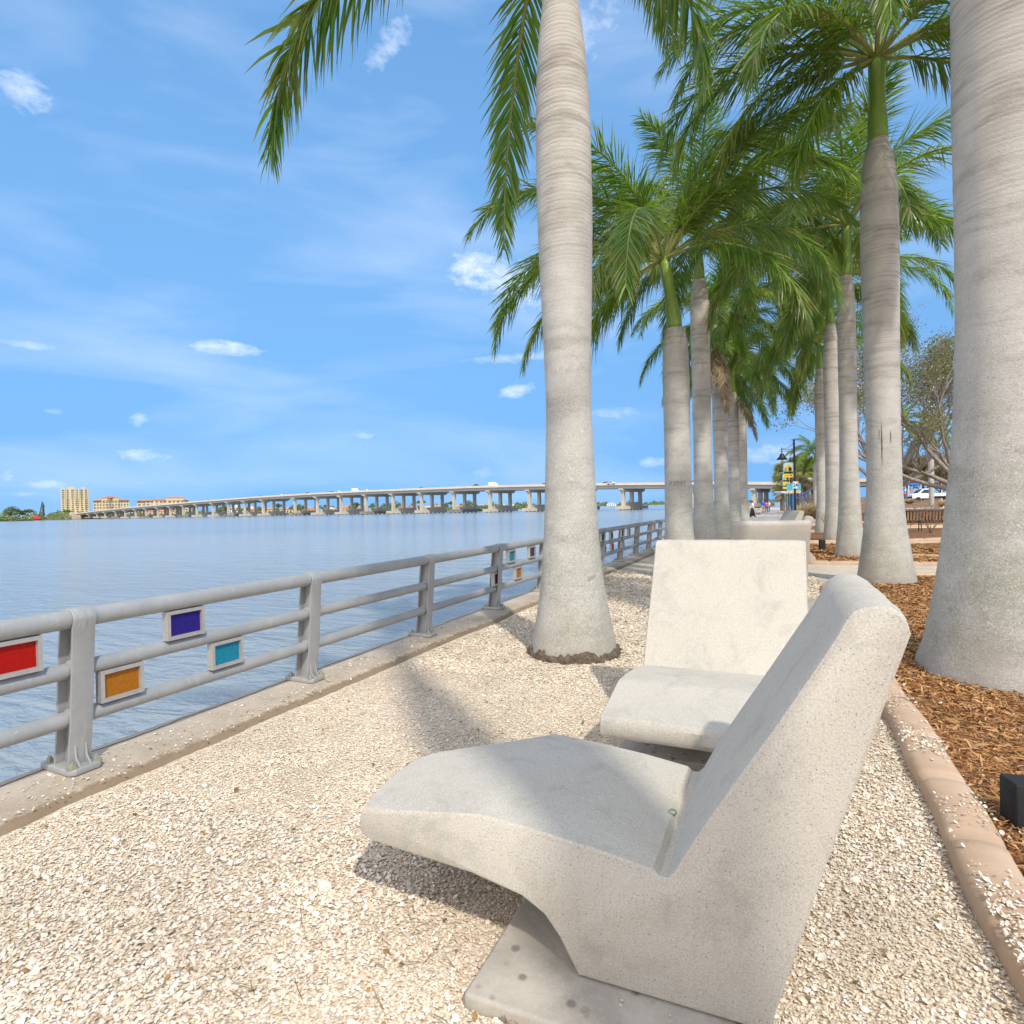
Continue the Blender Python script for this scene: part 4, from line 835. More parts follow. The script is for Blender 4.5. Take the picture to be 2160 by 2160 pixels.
def palm(label, x, y, prof, shaft, fronds, lean=(0, 0), seed=0, scale=1.0, group='royal palms in two rows', base=None):
    """prof: trunk (z, radius, dx); shaft: (z0, z1, r0, r1)"""
    g = np.random.default_rng(seed); t = thing('royal_palm', label, 'palm', (x, y, h(x, y)-.06), 0, group)
    zs = np.array([p[0] for p in prof]); rs = np.array([p[1] for p in prof]); dx = np.array([p[2] if len(p) > 2 else 0 for p in prof]); n = 40
    zz = np.linspace(0, zs[-1], 130); V = []; k1, k2 = g.uniform(0, 6, 2)
    from math import sin, cos
    for z in zz:
        # smooth interpolation of the trunk outline
        r = np.interp([z-.12, z, z+.12], zs, rs).mean(); c = np.interp(z, zs, dx); rr = r*(1+g.normal(0, .0025))
        fl = max(0, 1-z/.9)
        for j in range(n):
            a = 2*math.pi*j/n; q = rr*(1+.012*sin(3*a+k1+z*.5)+.018*fl*sin(5*a+k2)+.012*fl*sin(9*a+k1))
            V.append((c+q*cos(a), q*sin(a), z))
    F = [(i*n+j, i*n+(j+1) % n, (i+1)*n+(j+1) % n, (i+1)*n+j) for i in range(len(zz)-1) for j in range(n)]
    npmesh('trunk', np.array(V), np.array(F), MT['bark'], t, smooth=True, nv=4)
    z0, z1, r0, r1, xl = shaft if len(shaft) == 5 else (*shaft, 0); xb = dx[-1]
    s = MB(); s.tube([(xb+(xl)*f**1.3, 0, z0-.05+(z1-z0+.05)*f) for f in np.linspace(0, 1, 10)], [r0+(r1-r0)*f**.8 + .012*math.sin(f*9) for f in np.linspace(0, 1, 10)], 20); s.build('crownshaft', MT['shaft'], t, smooth=True)
    top = (xb+xl, 0, z1-.03); rnd2 = random.Random(seed)
    if fronds is None:
        fronds = []
        a0 = rnd2.uniform(0, 360)
        for i, kd in enumerate(['up', 'up', 'hi', 'hi', 'hi', 'mid', 'mid', 'mid', 'arch', 'arch', 'arch', 'out', 'out', 'out', 'out', 'low', 'low', 'low', 'hang']):
            fronds.append((kd, a0+i*137.5+rnd2.uniform(-12, 12)))
    for i, fr in enumerate(fronds): add_frond(t, top, fr[0], fr[1], (i % 2), scale*rnd2.uniform(.93, 1.07), fr[2] if len(fr) > 2 else None, fr[3] if len(fr) > 3 else 0)
    if base:
        b = MB(); gg = np.random.default_rng(4)
        b2V = []; nn = 72; rings = [(.44, .09), (.462, .085), (.476, .05), (.48, .01), (.465, -.03)]; wn = np.convolve(np.tile(gg.normal(0, .05, 72), 3), np.ones(3)/3, 'same')[72:144]
        for ri, (r, z) in enumerate(rings):
            for j in range(nn):
                b2V.append(((r+gg.normal(0, .012)*(ri > 0)-.01*(ri == 0))*math.cos(2*math.pi*j/nn), (r+gg.normal(0, .012))*math.sin(2*math.pi*j/nn), z+gg.normal(0, .008)+(wn[j] if ri == 0 else wn[j]*.7 if ri == 1 else 0)))
        Fb = [(i*nn+j, i*nn+(j+1) % nn, (i+1)*nn+(j+1) % nn, (i+1)*nn+j) for i in range(len(rings)-1) for j in range(nn)]
        npmesh('root_collar', np.array(b2V), np.array(Fb), MT['root'], t, nv=4)['label'] = 'ragged brown root collar'
    return t
# the two rows
fA1 = frond_mesh(101, 4.9, -8, 80, 165, .95, .042, .75); fA2 = frond_mesh(102, 3.9, -30, 58, 110, .62, .034, .5, spread=20); fA3 = frond_mesh(103, 2.9, -5, 92, 105, .62, .034, .6)
A = palm('tall pale royal palm trunk with a ragged brown foot, nearest the railing', -1.99, 6.1, [(0, .46), (.12, .445), (.4, .385), (.74, .33), (1.3, .285), (1.85, .262), (2.6, .235), (3.3, .252), (3.9, .272), (4.6, .29), (5.4, .288), (5.9, .275), (6.3, .25), (6.7, .205), (6.95, .17)], (6.95, 8.35, .155, .10),
     [('x', 204, fA1), ('x', 131, fA2, .1), ('x', 46, fA3), ('hi', 330), ('hi', 0), ('hi', 60), ('hi', 300), ('up', 120), ('hi', 150), ('mid', 80), ('hi', 25)], seed=1, base=True)
H_ = palm('tall royal palm on the right, bright green shaft above a tan banded trunk', 1.80, 12.95, [(0, .49), (.15, .465), (.6, .40), (1.1, .335), (1.8, .285), (3, .275), (4.6, .29), (5.6, .305), (6.4, .312), (7.2, .30), (7.7, .265), (8.0, .18), (8.12, .155)], (8.12, 9.62, .165, .125),
     [('out', 195), ('arch', 180), ('low', 205), ('mid', 220), ('out', 235), ('low', 150), ('out', 350), ('arch', 20), ('low', 335), ('arch', 205), ('mid', 195), ('low', 185), ('mid', 330), ('out', 310), ('hi', 100), ('up', 40), ('mid', 300), ('hi', 270), ('out', 265), ('hang', 225), ('low', 20)], seed=2)
G_ = palm('massive pale royal palm trunk filling the right edge of the picture', 1.86, 6.5, [(0, .77), (.04, .74), (.10, .71), (.35, .645), (.6, .60), (1.2, .515), (2.1, .43), (3, .395), (4, .39), (5, .395), (6, .385), (6.8, .37), (7.4, .33), (7.9, .19)], (7.9, 9.4, .17, .13),
     [('mid', 190), ('hi', 250), ('out', 300), ('arch', 20), ('mid', 100), ('hi', 60), ('arch', 330), ('up', 0), ('mid', 150)], seed=3)
B_ = palm('royal palm with a curved green shaft and a name carved in its bark', -1.87, 12.85, [(0, .40), (.4, .33), (1.1, .282), (2, .27), (2.9, .262), (3.6, .268), (4.2, .268), (4.8, .25), (5.15, .205)], (5.15, 6.65, .155, .10, -.2),
     [('up', 170), ('hi', 185), ('hi', 230), ('mid', 165), ('mid', 340), ('hi', 350), ('mid', 215), ('arch', 180), ('out', 200), ('low', 195), ('hang', 215), ('hang', 185), ('mid', 10), ('out', 345), ('low', 330), ('hi', 80), ('mid', 120), ('out', 270), ('up', 20), ('arch', 25), ('low', 250)], seed=4)
palm('slim pale royal palm trunk just right of the one with a curved green shaft', -2.05, 19.2, [(0, .42), (.65, .35), (1.6, .285), (3, .265), (5.3, .27), (7, .285), (7.7, .27), (8.3, .18)], (8.3, 9.7, .16, .11), None, seed=5, scale=1.12)
dC = palm('royal palm half hidden by a dry brown hanging frond, middle of the left row', -2.06, 25.8, [(0, .42), (.7, .34), (1.6, .28), (3, .26), (4.6, .29), (6.2, .29), (7.2, .24), (7.5, .17)], (7.5, 8.9, .15, .11), None, seed=6)
for a_, z_ in ((285, 6.6), (255, 7.0)): add_frond(dC, (0, 0, z_+1), 'dead', a_, 0, 1.0)
dE = palm('royal palm behind the dry brown frond, fifth in the left row', -1.95, 32.0, [(0, .42), (.7, .34), (1.6, .28), (3, .26), (4.6, .28), (6.4, .28), (7.0, .17)], (7.0, 8.3, .15, .11), None, seed=7)
add_frond(dE, (0, 0, 6.9), 'dead', 330, 0, .9)
palm('farthest royal palm of the left row, beside the promenade', -1.85, 38.4, [(0, .44), (.7, .34), (1.6, .28), (3, .26), (4.6, .28), (6.6, .28), (7.4, .17)], (7.4, 8.7, .15, .11), None, seed=8)
palm('slender royal palm tight behind the big right palm, brown below its shaft', 1.78, 18.6, [(0, .40), (.5, .33), (1.1, .28), (2.5, .225), (4, .215), (5.5, .225), (6.6, .22), (7.3, .19), (7.55, .15)], (7.55, 8.95, .15, .11, .05), None, seed=9, scale=1.12)
palm('greenish grey royal palm, third in the right row', 1.95, 25.9, [(0, .40), (.6, .33), (1.4, .28), (3, .265), (5, .28), (7, .285), (7.8, .22), (8.2, .16)], (8.2, 9.6, .15, .11), None, seed=10, scale=1.15)
palm('thin pale royal palm with a dark split in the bark, fourth in the right row', 1.95, 32.4, [(0, .36), (.6, .29), (1.4, .24), (3, .225), (5, .24), (7, .24), (7.8, .16)], (7.8, 9.1, .14, .10), None, seed=11, scale=1.1)
x, y = far(1721, 56); pl = palm('small royal palm behind the straw coloured grass near the lamp posts', x, y, [(0, .22), (.6, .18), (2, .17), (4, .18), (5.0, .14)], (5.0, 5.9, .12, .08), None, seed=12, scale=.72, group='smaller palms by the promenade')
x, y = far(1965.5, 72); palm('grey palm trunk standing in front of the white truck', x, y, [(0, .27), (2, .27), (4.5, .31), (6.5, .28), (7.5, .15)], (7.5, 8.5, .13, .1), None, seed=13, scale=.8, group='smaller palms by the promenade')
x, y = far(1897, 60); palm('grey palm trunk just right of the big right palm, beside a teal sign', x, y, [(0, .4), (2, .34), (4.5, .34), (6.5, .3), (7.5, .15)], (7.5, 8.5, .13, .1), None, seed=14, scale=.8, group='smaller palms by the promenade')
# the same rows run on behind the viewer and shade the foreground
palm('royal palm of the right row standing behind the viewpoint', 2.34, -1.04, [(0, .42), (.5, .35), (1.1, .30), (2.2, .265), (4, .255), (6, .265), (7.6, .24), (8, .16)], (8, 9.4, .16, .12), [('up', 250), ('up', 20), ('hi', 150), ('hi', 200), ('hi', 120)], seed=15)
def carving(par, txt, size, z, ang, rad):
    """letters cut in the bark: flat text bent round the trunk"""
    cu = bpy.data.curves.new('carving', 'FONT'); cu.body = txt; cu.size = size; cu.align_x = 'CENTER'; cu.resolution_u = 2
    o = bpy.data.objects.new('carving', cu); COL.objects.link(o); dg = bpy.context.evaluated_depsgraph_get(); me = bpy.data.meshes.new_from_object(o.evaluated_get(dg)); bpy.data.objects.remove(o)
    for v in me.vertices:
        a = ang + v.co.x/rad; z_ = z+v.co.y + .01*math.sin(v.co.x*40); v.co = (rad*math.cos(a)*1.012, rad*math.sin(a)*1.012, z_)
    link('carving', me, paint('cut_bark', (.30, .27, .22), .95), par)
carving(B_, 'KENT', .14, 1.93, math.atan2(-12.85, 1.87)-.02, .277)
carving(A, 'GW', .06, .82, math.atan2(-6.1, 1.99)+.62, .335)
def bark_cracks(par, specs, prof):
    """long narrow dark splits in the bark"""
    r_ = random.Random(3)
    for a, z0, z1, w_ in specs:
        m = MB(); n = 14; V = []
        for i in range(n+1):
            z = z0+(z1-z0)*i/n; rad = float(np.interp(z, [p[0] for p in prof], [p[1] for p in prof]))*1.018; aa = a+r_.uniform(-.012, .012); ww = w_*math.sin(math.pi*(i+.3)/(n+.6))*r_.uniform(.6, 1.2)/rad
            V += [(rad*math.cos(aa-ww), rad*math.sin(aa-ww), z), (rad*math.cos(aa+ww), rad*math.sin(aa+ww), z)]
        m.add(V, [(2*i, 2*i+1, 2*i+3, 2*i+2) for i in range(n)]); m.build('bark_crack', MT['root'], par)
bark_cracks(H_, [(math.atan2(-12.95, -1.8)-.08, 2.15, 2.95, .009), (math.atan2(-12.95, -1.8)+.42, 2.55, 2.8, .006), (math.atan2(-12.95, -1.8)-.22, 2.6, 2.85, .004)], [(0, .49), (1.1, .335), (1.8, .285), (3, .275), (4.6, .29)])

# ================================================================ uplights
def uplight(x, y, s, lb, k=1):
    t = thing('uplight', lb, 'garden light', (x, y, h(x, y)-.02), R(14), 'black box uplights in the mulch'); t.scale = (1, 1, k)
    MB().prism([(-s*.5, -s*.42), (s*.5, -s*.42), (s*.5, s*.42), (-s*.5, s*.42)], 0, s*1.35, 'z').build('housing', MT['blackp'], t, bevel=s*.06)
    MB().lathe([(s*.13, s*1.35), (s*.12, s*1.37), (s*.06, s*1.365)], (s*.1, 0, 0), 16).build('cap', paint('cap_grey', (.09, .09, .095), .4), t)
    MB().box(-s*.515, -s*.49, -s*.25, s*.25, s*.2, s*1.05).build('side_plate', MT['blackp'], t, bevel=.004)
uplight(1.03, 3.50, .155, 'black box light standing in the mulch at the right edge of the picture')
uplight(1.22, 20.6, .16, 'small black box light in the mulch before the greenish grey palm', 1.55)
# ================================================================ benches
def bench(lb, x, y, rz, W=1.85):
    t = thing('slatted_bench', lb, 'bench', (x, y, h(x, y)-.04), rz, 'black slatted benches')
    def strap(x0):
        pts = [(.0, .86), (.045, .84), (.10, .62), (.15, .47), (.2, .44), (.42, .43), (.52, .44), (.56, .41), (.565, .37)]
        m = MB()
        V = []; 
        for yv, z in pts: V += [(x0-.022, yv, z), (x0+.022, yv, z), (x0-.022, yv+.004, z-.008), (x0+.022, yv+.004, z-.008)]
        F = []
        for i in range(len(pts)-1): b = 4*i; F += [(b, b+1, b+5, b+4), (b+2, b+6, b+7, b+3), (b, b+4, b+6, b+2), (b+1, b+3, b+7, b+5)]
        return m.add(V, F)
    n = 22; o0 = strap(0).build('slat', MT['black'], t)
    for i in range(n):
        o = o0 if i == 0 else o0.copy()
        if i: COL.objects.link(o); o.parent = t
        o.location = (-W/2+.06+i*(W-.12)/(n-1), 0, 0)
    for yv, z in ((.0, .865), (.55, .365), (.14, .44)): MB().tube([(-W/2, yv, z), (W/2, yv, z)], .022, 10).build('frame_rail', MT['black'], t)
    for s in (-W/2, 0, W/2):
        m = MB(); m.tube([(s, -.05, 0), (s, .02, .25), (s, .10, .43)], .02, 8); m.build('leg', MT['black'], t)
        m = MB(); m.tube([(s, .60, 0), (s, .54, .25), (s, .52, .41)], .02, 8); m.build('leg', MT['black'], t)
        if s: m = MB(); m.tube([(s, .05, .66), (s, .3, .67), (s, .52, .64), (s, .56, .5), (s, .54, .40)], .022, 8); m.build('armrest', MT['black'], t, smooth=True)
    return t
x, y = far(1937, 25.5); bench('black slatted bench seen from behind between the two thick right palms', x+.1, y, R(24-25), 2.5)
x, y = far(1688, 23.6); bench('black slatted bench by the promenade, partly hidden by a far lounger', x, y, R(68), 1.7)
# ================================================================ lamp posts, banners, signs
def text(name, body, size, m, par, loc, rot=(R(90), 0, 0), ext=.002):
    cu = bpy.data.curves.new(name, 'FONT'); cu.body = body; cu.size = size; cu.align_x = 'CENTER'; cu.align_y = 'CENTER'; cu.extrude = ext
    cu.offset = size*.02; o = bpy.data.objects.new(name, cu); COL.objects.link(o); dg = bpy.context.evaluated_depsgraph_get(); me = bpy.data.meshes.new_from_object(o.evaluated_get(dg)); bpy.data.objects.remove(o)
    o = link(name, me, m, par, 0, loc); o.rotation_euler = rot; return o
GRN = paint('banner_green', (.10, .45, .02)); YEL = paint('banner_yellow', (.75, .55, .04)); BLK = paint('ink_black', (.02, .02, .02)); BLU = paint('banner_blue', (.01, .18, .6)); TEA = paint('sign_teal', (.11, .50, .56)); SKY_ = paint('banner_pale', (.45, .62, .75)); ORA = paint('sign_sand', (.75, .50, .30)); PUR = paint('number_purple', (.05, .03, .22)); RED = paint('ink_red', (.5, .05, .05)); WHT = MT['white']
def lamp(lb, px, Z, Ht=5.6, banner=True, scale=1):
    x, y = far(px, Z); t = thing('lamp_post', lb, 'street lamp', (x, y, h(x, y)-.05), R(22), 'black lamp posts along the promenade')
    MB().lathe([(.12, 0), (.12, .25), (.075, .32), (.062, Ht)], n=14).build('pole', MT['black'], t, smooth=False)
    m = MB(); 
    for z in (Ht-.62, Ht-.74): m.tube([(0, 0, z), (-.92, 0, z)], .02, 8)
    m.build('arm', MT['black'], t)
    MB().tube([(0, 0, Ht-.12), (-.12, 0, Ht-.32), (-.4, 0, Ht-.52), (-.84, 0, Ht-.6)], .016, 8).build('brace', MT['black'], t)
    MB().lathe([(.03, Ht-.5), (.03, Ht-.86), (.06, Ht-.88), (.13, Ht-.93), (.15, Ht-1.05), (.19, Ht-1.1), (.34, Ht-1.27), (.345, Ht-1.3), (.18, Ht-1.2)], (-.8, 0, 0), 20).build('lamp_shade', MT['black'], t, smooth=True)
    if banner:
        MB().tube([(0, 0, Ht-1.45), (-.75, 0, Ht-1.45)], .018, 8).build('banner_bracket', MT['black'], t)
        z1 = Ht-1.50; z0 = z1-.98; b = MB().box(-.72, -.08, -.006, .006, z0, z1).build('banner', SKY_, t)
        MB().box(-.72, -.08, -.009, -.0065, z0, z0+.24).build('banner_strip', YEL, b)
        m = MB(); m.tube([(-.40, -.0095, z0+.6), (-.40, -.007, z0+.6)], .26, 24); m.build('banner_disc', YEL, b)
        MB().box(-.70, -.10, -.0125, -.0098, z0+.25, z0+.40).build('banner_band', BLK, b)
        m = MB(); m.prism([(-.66, z0+.40), (-.55, z0+.42), (-.5, z0+.62), (-.6, z0+.68)], -.0128, -.0098); m.build('banner_leaf', GRN, b)
        m = MB(); m.prism([(-.38, z0+.42), (-.2, z0+.42), (-.18, z0+.60), (-.3, z0+.72), (-.42, z0+.6)], -.0128, -.0098); m.build('banner_shape', BLK, b)
        m = MB(); m.prism([(-.22, z0+.06), (-.16, z0+.14), (-.17, z0+.18), (-.22, z0+.15), (-.27, z0+.18), (-.28, z0+.14)], -.0125, -.0095); m.build('heart', BLK, b)
        for k in range(7): MB().box(-.66+k*.05, -.63+k*.05, -.0125, -.0095, z0+.08, z0+.16).build('letter', paint('ink_grey', (.4, .38, .3)) if k == 0 else bpy.data.materials['ink_grey'], b)
    return t
L1 = lamp('nearest black lamp post with a yellow banner and a small number plate', 1677.5, 40)
pl_ = MB().box(-.155, .155, -.085, -.075, 2.38, 2.84).build('plate', WHT, L1); text('digits', '24', .33, PUR, pl_, (0, -.0865, 2.60))
lamp('second black lamp post with its shade below the nearest banner', 1669, 56); lamp('third black lamp post, seen behind the second', 1664.5, 76); lamp('smallest and farthest black lamp post by the water', 1652, 120, 5.0, False)
x, y = far(1673.5, 42); ws = thing('wayfinding_sign', 'teal wayfinding board on a blue post beside the nearest lamp post', 'sign', (x, y, -.05), R(22))
MB().tube([(0, 0, .3), (0, 0, 2.9)], .045, 10).build('post', BLU, ws); MB().tube([(0, 0, 0), (0, 0, .3)], .047, 10).build('post_foot', GRN, ws)
bd = MB().box(-.45, .5, -.07, -.05, 2.1, 2.78).build('board', TEA, ws)
MB().box(-.45, .5, -.074, -.0705, 2.1, 2.27).build('board_strip', ORA, bd)
for k in range(5): MB().box(-.42, -.08, -.0745, -.071, 2.70-k*.085, 2.715-k*.085).build('text_line', BLK, bd); MB().box(.1, .44, -.0745, -.071, 2.68-k*.085, 2.69-k*.085).build('text_line', BLK, bd)
for k in range(8): MB().box(-.38+k*.1, -.34+k*.1, -.078, -.0745, 2.15, 2.21).build('glyph', [RED, GRN, ORA, RED, GRN, RED, ORA, RED][k], bd)
x, y = far(1727.5, 58); ip = thing('banner_pole', 'slim black pole carrying a bright painted panel beside the grass', 'sign', (x, y, -.05), R(24))
MB().tube([(0, 0, 0), (0, 0, 2.85)], .035, 8).build('pole', MT['black'], ip)
b = MB().box(.05, .55, -.01, .01, 1.45, 2.8).build('panel', SKY_, ip)
for z0, z1, m in ((2.45, 2.62, YEL), (2.36, 2.44, GRN), (1.45, 1.52, WHT), (1.53, 1.58, ORA), (2.28, 2.34, WHT)): MB().box(.05, .55, -.0135, -.0105, z0, z1).build('panel_band', m, b)
MB().prism([(.12, 1.8), (.3, 1.7), (.42, 1.95), (.3, 2.15), (.2, 2.05)], -.0135, -.0105).build('panel_shape', RED, b); MB().prism([(.1, 2.0), (.2, 1.95), (.28, 2.15), (.15, 2.22)], -.017, -.014).build('panel_shape', BLK, b)
x, y = far(1898, 57); ts = thing('notice_sign', 'narrow teal sign on a post right of the big right palm', 'sign', (x, y, h(x, y)), R(28))
MB().tube([(0, 0, 0), (0, 0, 2.2)], .05, 8).build('post', MT['fartrunk'], ts); MB().box(-.2, .04, -.06, -.04, .95, 1.85).build('board', paint('deep_teal', (.02, .17, .16)), ts)
# blue sail shade and low kiosk further on
x, y = far(1694, 62); sh = thing('shade_sail', 'bright blue shade sail on a blue mast beyond the lamp posts', 'shade', (x, y, 0), R(22))
MB().tube([(.1, 0, 0), (.1, 0, 2.2)], .06, 8).build('mast', BLU, sh)
MB().add([(-.65, -.8, 2.1), (.6, -.8, 2.75), (.75, .8, 2.5), (-.2, .8, 1.75), (.1, 0, 2.15), (-.65, -.8, 2.06), (.6, -.8, 2.71), (.75, .8, 2.46), (-.2, .8, 1.71), (.1, 0, 2.11)], [(0,1,4), (1,2,4), (2,3,4), (3,0,4), (6,5,9), (7,6,9), (8,7,9), (5,8,9), (0,5,6,1), (1,6,7,2), (2,7,8,3), (3,8,5,0)]).build('sail', BLU, sh)
x, y = far(1664, 84); kk = thing('kiosk_shelter', 'small white roofed shelter behind the lamp posts', 'shelter', (x, y, 0), R(22))
MB().prism([(-1.5, 2.9), (2.6, 2.35), (2.6, 2.25), (-1.5, 2.75)], -1.2, 1.2).build('roof', WHT, kk)
for dx in (-1.0, .8, 2.3): MB().tube([(dx, -1, 0), (dx, -1, 2.5)], .06, 8).build('post', MT['fartrunk'], kk)
MB().box(-.6, .1, -.9, -.86, .9, 2.2).build('menu_board', TEA, kk)
# ================================================================ concrete steps and far railing
st = thing('stepped_seating', 'low concrete steps left of the walking couple', 'steps', (0, 0, 0))
for i, (x0, x1, z) in enumerate(((-4.05, -3.3, .9), (-3.3, -2.6, .55), (-2.6, -1.95, .25))): MB().box(x0+.003, x1, 78, 104, -.1, z).build('step', MT['pave'], st, bevel=.02)
fr2 = thing('far_railing', 'grey railing crossing the far end of the promenade', 'railing', (0, 0, 0))
for z in (.35, .62, .95): MB().tube([(-3.9, 176.5, z), (9, 176.5, z)], .05, 6).build('rail', MT['galv'], fr2)
for k in range(8): MB().box(-3.9+k*1.8, -3.78+k*1.8, 176.4, 176.6, 0, 1.0).build('post', MT['galv'], fr2)
# ================================================================ people
def figure(name, lb, x, y, z, rz, pose, clothes, hair, scale=1.0, skirt=None):
    """one continuous skinned body, with clothing and hair as parts"""
    t = thing(name, lb, 'person', (x, y, z), rz); t.scale = (scale,)*3
    def skin(nm, verts, edges, rad, m, root=0, lv=1):
        me = bpy.data.meshes.new(nm); me.from_pydata(verts, edges, []); o = link(nm, me, m, t)
        md = o.modifiers.new('skin', 'SKIN'); 
        sv = me.skin_vertices[0].data if me.skin_vertices else None
        if sv is None:
            bpy.context.view_layer.objects.active = o; return o
        for i, r in enumerate(rad): sv[i].radius = (r if isinstance(r, tuple) else (r, r))
        sv[root].use_root = True; md.use_smooth_shade = True; s = o.modifiers.new('sub', 'SUBSURF'); s.levels = s.render_levels = lv; return o
    J = pose
    names = ['pelvis', 'belly', 'chest', 'neck', 'head', 'top', 'hl', 'kl', 'al', 'tl', 'hr', 'kr', 'ar', 'tr', 'sl', 'el', 'wl', 'fl', 'sr', 'er', 'wr', 'fr', 'nose']
    E_ = [(0,1),(1,2),(2,3),(3,4),(4,5),(0,6),(6,7),(7,8),(8,9),(0,10),(10,11),(11,12),(12,13),(2,14),(14,15),(15,16),(16,17),(2,18),(18,19),(19,20),(20,21),(4,22)]
    Rr = [.13, .135, .15, .055, .10, .075, .085, .06, .045, .035, .085, .06, .045, .035, .062, .045, .032, .035, .062, .045, .032, .035, .02]
    me = bpy.data.meshes.new('body'); me.from_pydata([J[n_] for n_ in names], E_, []); o = bpy.data.objects.new('body', me); COL.objects.link(o); o.parent = t; me.materials.append(MT['skin'])
    def skinify(o, me, rad, root):
        md = o.modifiers.new('skin', 'SKIN'); bmx = None
        import bmesh
        b = bmesh.new(); b.from_mesh(me); ly = b.verts.layers.skin.verify(); b.verts.ensure_lookup_table()
        for i, r in enumerate(rad): b.verts[i][ly].radius = (r, r); b.verts[i][ly].use_root = (i == root)
        b.to_mesh(me); b.free(); md.use_smooth_shade = True; s = o.modifiers.new('sub', 'SUBSURF'); s.levels = s.render_levels = 1
    skinify(o, me, Rr, 0)
    for nm, idx, ed, k, m in clothes:
        me = bpy.data.meshes.new(nm); me.from_pydata([tuple(Vector(J[names[i]])*1.0) if not isinstance(i, tuple) else i for i in idx], ed, []); c = bpy.data.objects.new(nm, me); COL.objects.link(c); c.parent = t; me.materials.append(m)
        skinify(c, me, [((Rr[i] if not isinstance(i, tuple) else .08)+k) for i in idx], 0)
    hp = Vector(J['head']); MB().lathe([(.02, -.02), (.107, 0), (.112, .06), (.09, .11), (.02, .14)], (hp.x, hp.y+.02, hp.z+.02), 14).build('hair', hair, t, smooth=True)
    if skirt: MB().lathe([(.30, .12), (.24, .5), (.16, .98)], (0, 0, 0), 18).build('skirt', skirt, t, smooth=True)
    for k in ('tl', 'tr'):
        p = J[k]; MB().box(p[0]-.045, p[0]+.045, p[1]-.10, p[1]+.14, p[2]-.035, p[2]+.035).build('shoe', BLK, t, bevel=.015)
    return t
def walk(st=.16, arm=.12):
    return dict(pelvis=(0,0,.95), belly=(0,.0,1.1), chest=(0,0,1.32), neck=(0,0,1.50), head=(0,-.01,1.62), top=(0,0,1.70), hl=(-.10,0,.90), kl=(-.11,-st*.8,.50), al=(-.11,-st,.09), tl=(-.11,-st-.11,.045), hr=(.10,0,.90), kr=(.11,st*.3,.50), ar=(.11,st,.11), tr=(.11,st-.10,.045),
        sl=(-.20,0,1.42), el=(-.26,arm,1.14), wl=(-.27,arm*.2,.90), fl=(-.27,-.02,.80), sr=(.20,0,1.42), er=(.26,-arm*.6,1.14), wr=(.27,-arm*1.4,.92), fr=(.27,-arm*1.5,.83), nose=(0,-.11,1.61))
TOP = lambda m, k=.03: ('shirt', [1, 0, 2, 14, 15, 18, 19], [(0,1),(0,2),(2,3),(3,4),(2,5),(5,6)], k, m)
LEG = lambda m, k=.03, lo=True: ('trousers', [0, 6, 7, 8, 10, 11, 12], [(0,1),(1,2),(2,3),(0,4),(4,5),(5,6)], k, m) if lo else ('shorts', [0, 6, 7, 10, 11], [(0,1),(1,2),(0,3),(3,4)], k, m)
blue = paint('shirt_blue', (.01, .10, .55), .8); pinkc = paint('shirt_pink_red', (.48, .10, .14), .8); denim = paint('denim', (.07, .13, .28), .8); tanc = paint('shorts_tan', (.42, .30, .20), .8); wcl = paint('cloth_white', (.7, .7, .72), .8); blkc = paint('cloth_black', (.02, .02, .022), .8); hv = paint('hi_vis_green', (.30, .85, .03), .7); grey_h = paint('hair_grey', (.25, .2, .17), .9); dk_h = paint('hair_dark', (.035, .022, .015), .9); mar = paint('cloth_maroon', (.28, .03, .08), .8)
x, y = far(1610, 82); figure('person', 'person in a blue shirt and tan shorts walking on the promenade', x, y, -.03, R(10), walk(), [TOP(blue, .045), LEG(tanc, .035, False)], MT['skin'], 1.03)
x, y = far(1617.5, 80); figure('person', 'person in a pink red top and jeans walking beside the one in blue', x, y, -.03, R(-15), walk(.12, .1), [TOP(pinkc, .035), LEG(denim, .03)], dk_h, .93)
x, y = far(1621.5, 92); figure('person', 'person in a white top half hidden behind the pink red one', x, y, -.03, R(170), walk(.1), [TOP(wcl, .03), LEG(denim, .03)], grey_h, .93)
x, y = far(1587, 62); figure('person', 'person in a long black skirt partly hidden by the last left palm', x, y, -.03, R(120), walk(.2), [TOP(wcl, .03)], dk_h, .95, skirt=blkc)
x, y = far(2008.5, 78); figure('worker', 'worker in a bright green shirt standing beside the white truck', x, y, h(x, y)-.02, R(-30), walk(.05), [TOP(hv, .04), LEG(tanc, .03)], dk_h, 1.0)
x, y = far(1909.5, 88); figure('person', 'distant person in maroon beside the teal sign', x, y, h(x, y)-.02, R(30), walk(.06), [TOP(mar, .04), LEG(denim, .03)], dk_h, .95)
# ================================================================ white truck
x, y = far(1966, 95); tk = thing('utility_truck', 'white flatbed truck with a dark front bumper parked beyond the bench', 'truck', (x, y, h(x, y)-.02), R(180+12), None)
W_ = MT['white']
MB().prism([(.2, .55), (.2, 1.95), (.5, 2.05), (1.55, 2.02), (2.25, 1.35), (3.05, 1.2), (3.15, .95), (3.15, .5)], -.95, .95).build('cab', W_, tk, bevel=.06)
MB().box(-3.3, .12, -1.0, 1.0, .82, 1.28).build('flatbed', W_, tk, bevel=.02); MB().box(-3.2, .2, -.4, .4, .5, .82).build('chassis', MT['black'], tk)
for s_ in (-.965, .953): MB().prism([(.45, 1.32), (.55, 1.9), (1.45, 1.9), (1.98, 1.35)], s_, s_+.012).build('window', MT['glass'], tk)
MB().add([(1.62, -.82, 2.0), (1.62, .82, 2.0), (2.27, .82, 1.385), (2.27, -.82, 1.385)], [(0,1,2,3)]).build('windscreen', MT['glass'], tk)
MB().box(3.13, 3.28, -.97, .97, .35, .85).build('bumper', MT['blackp'], tk, bevel=.04)
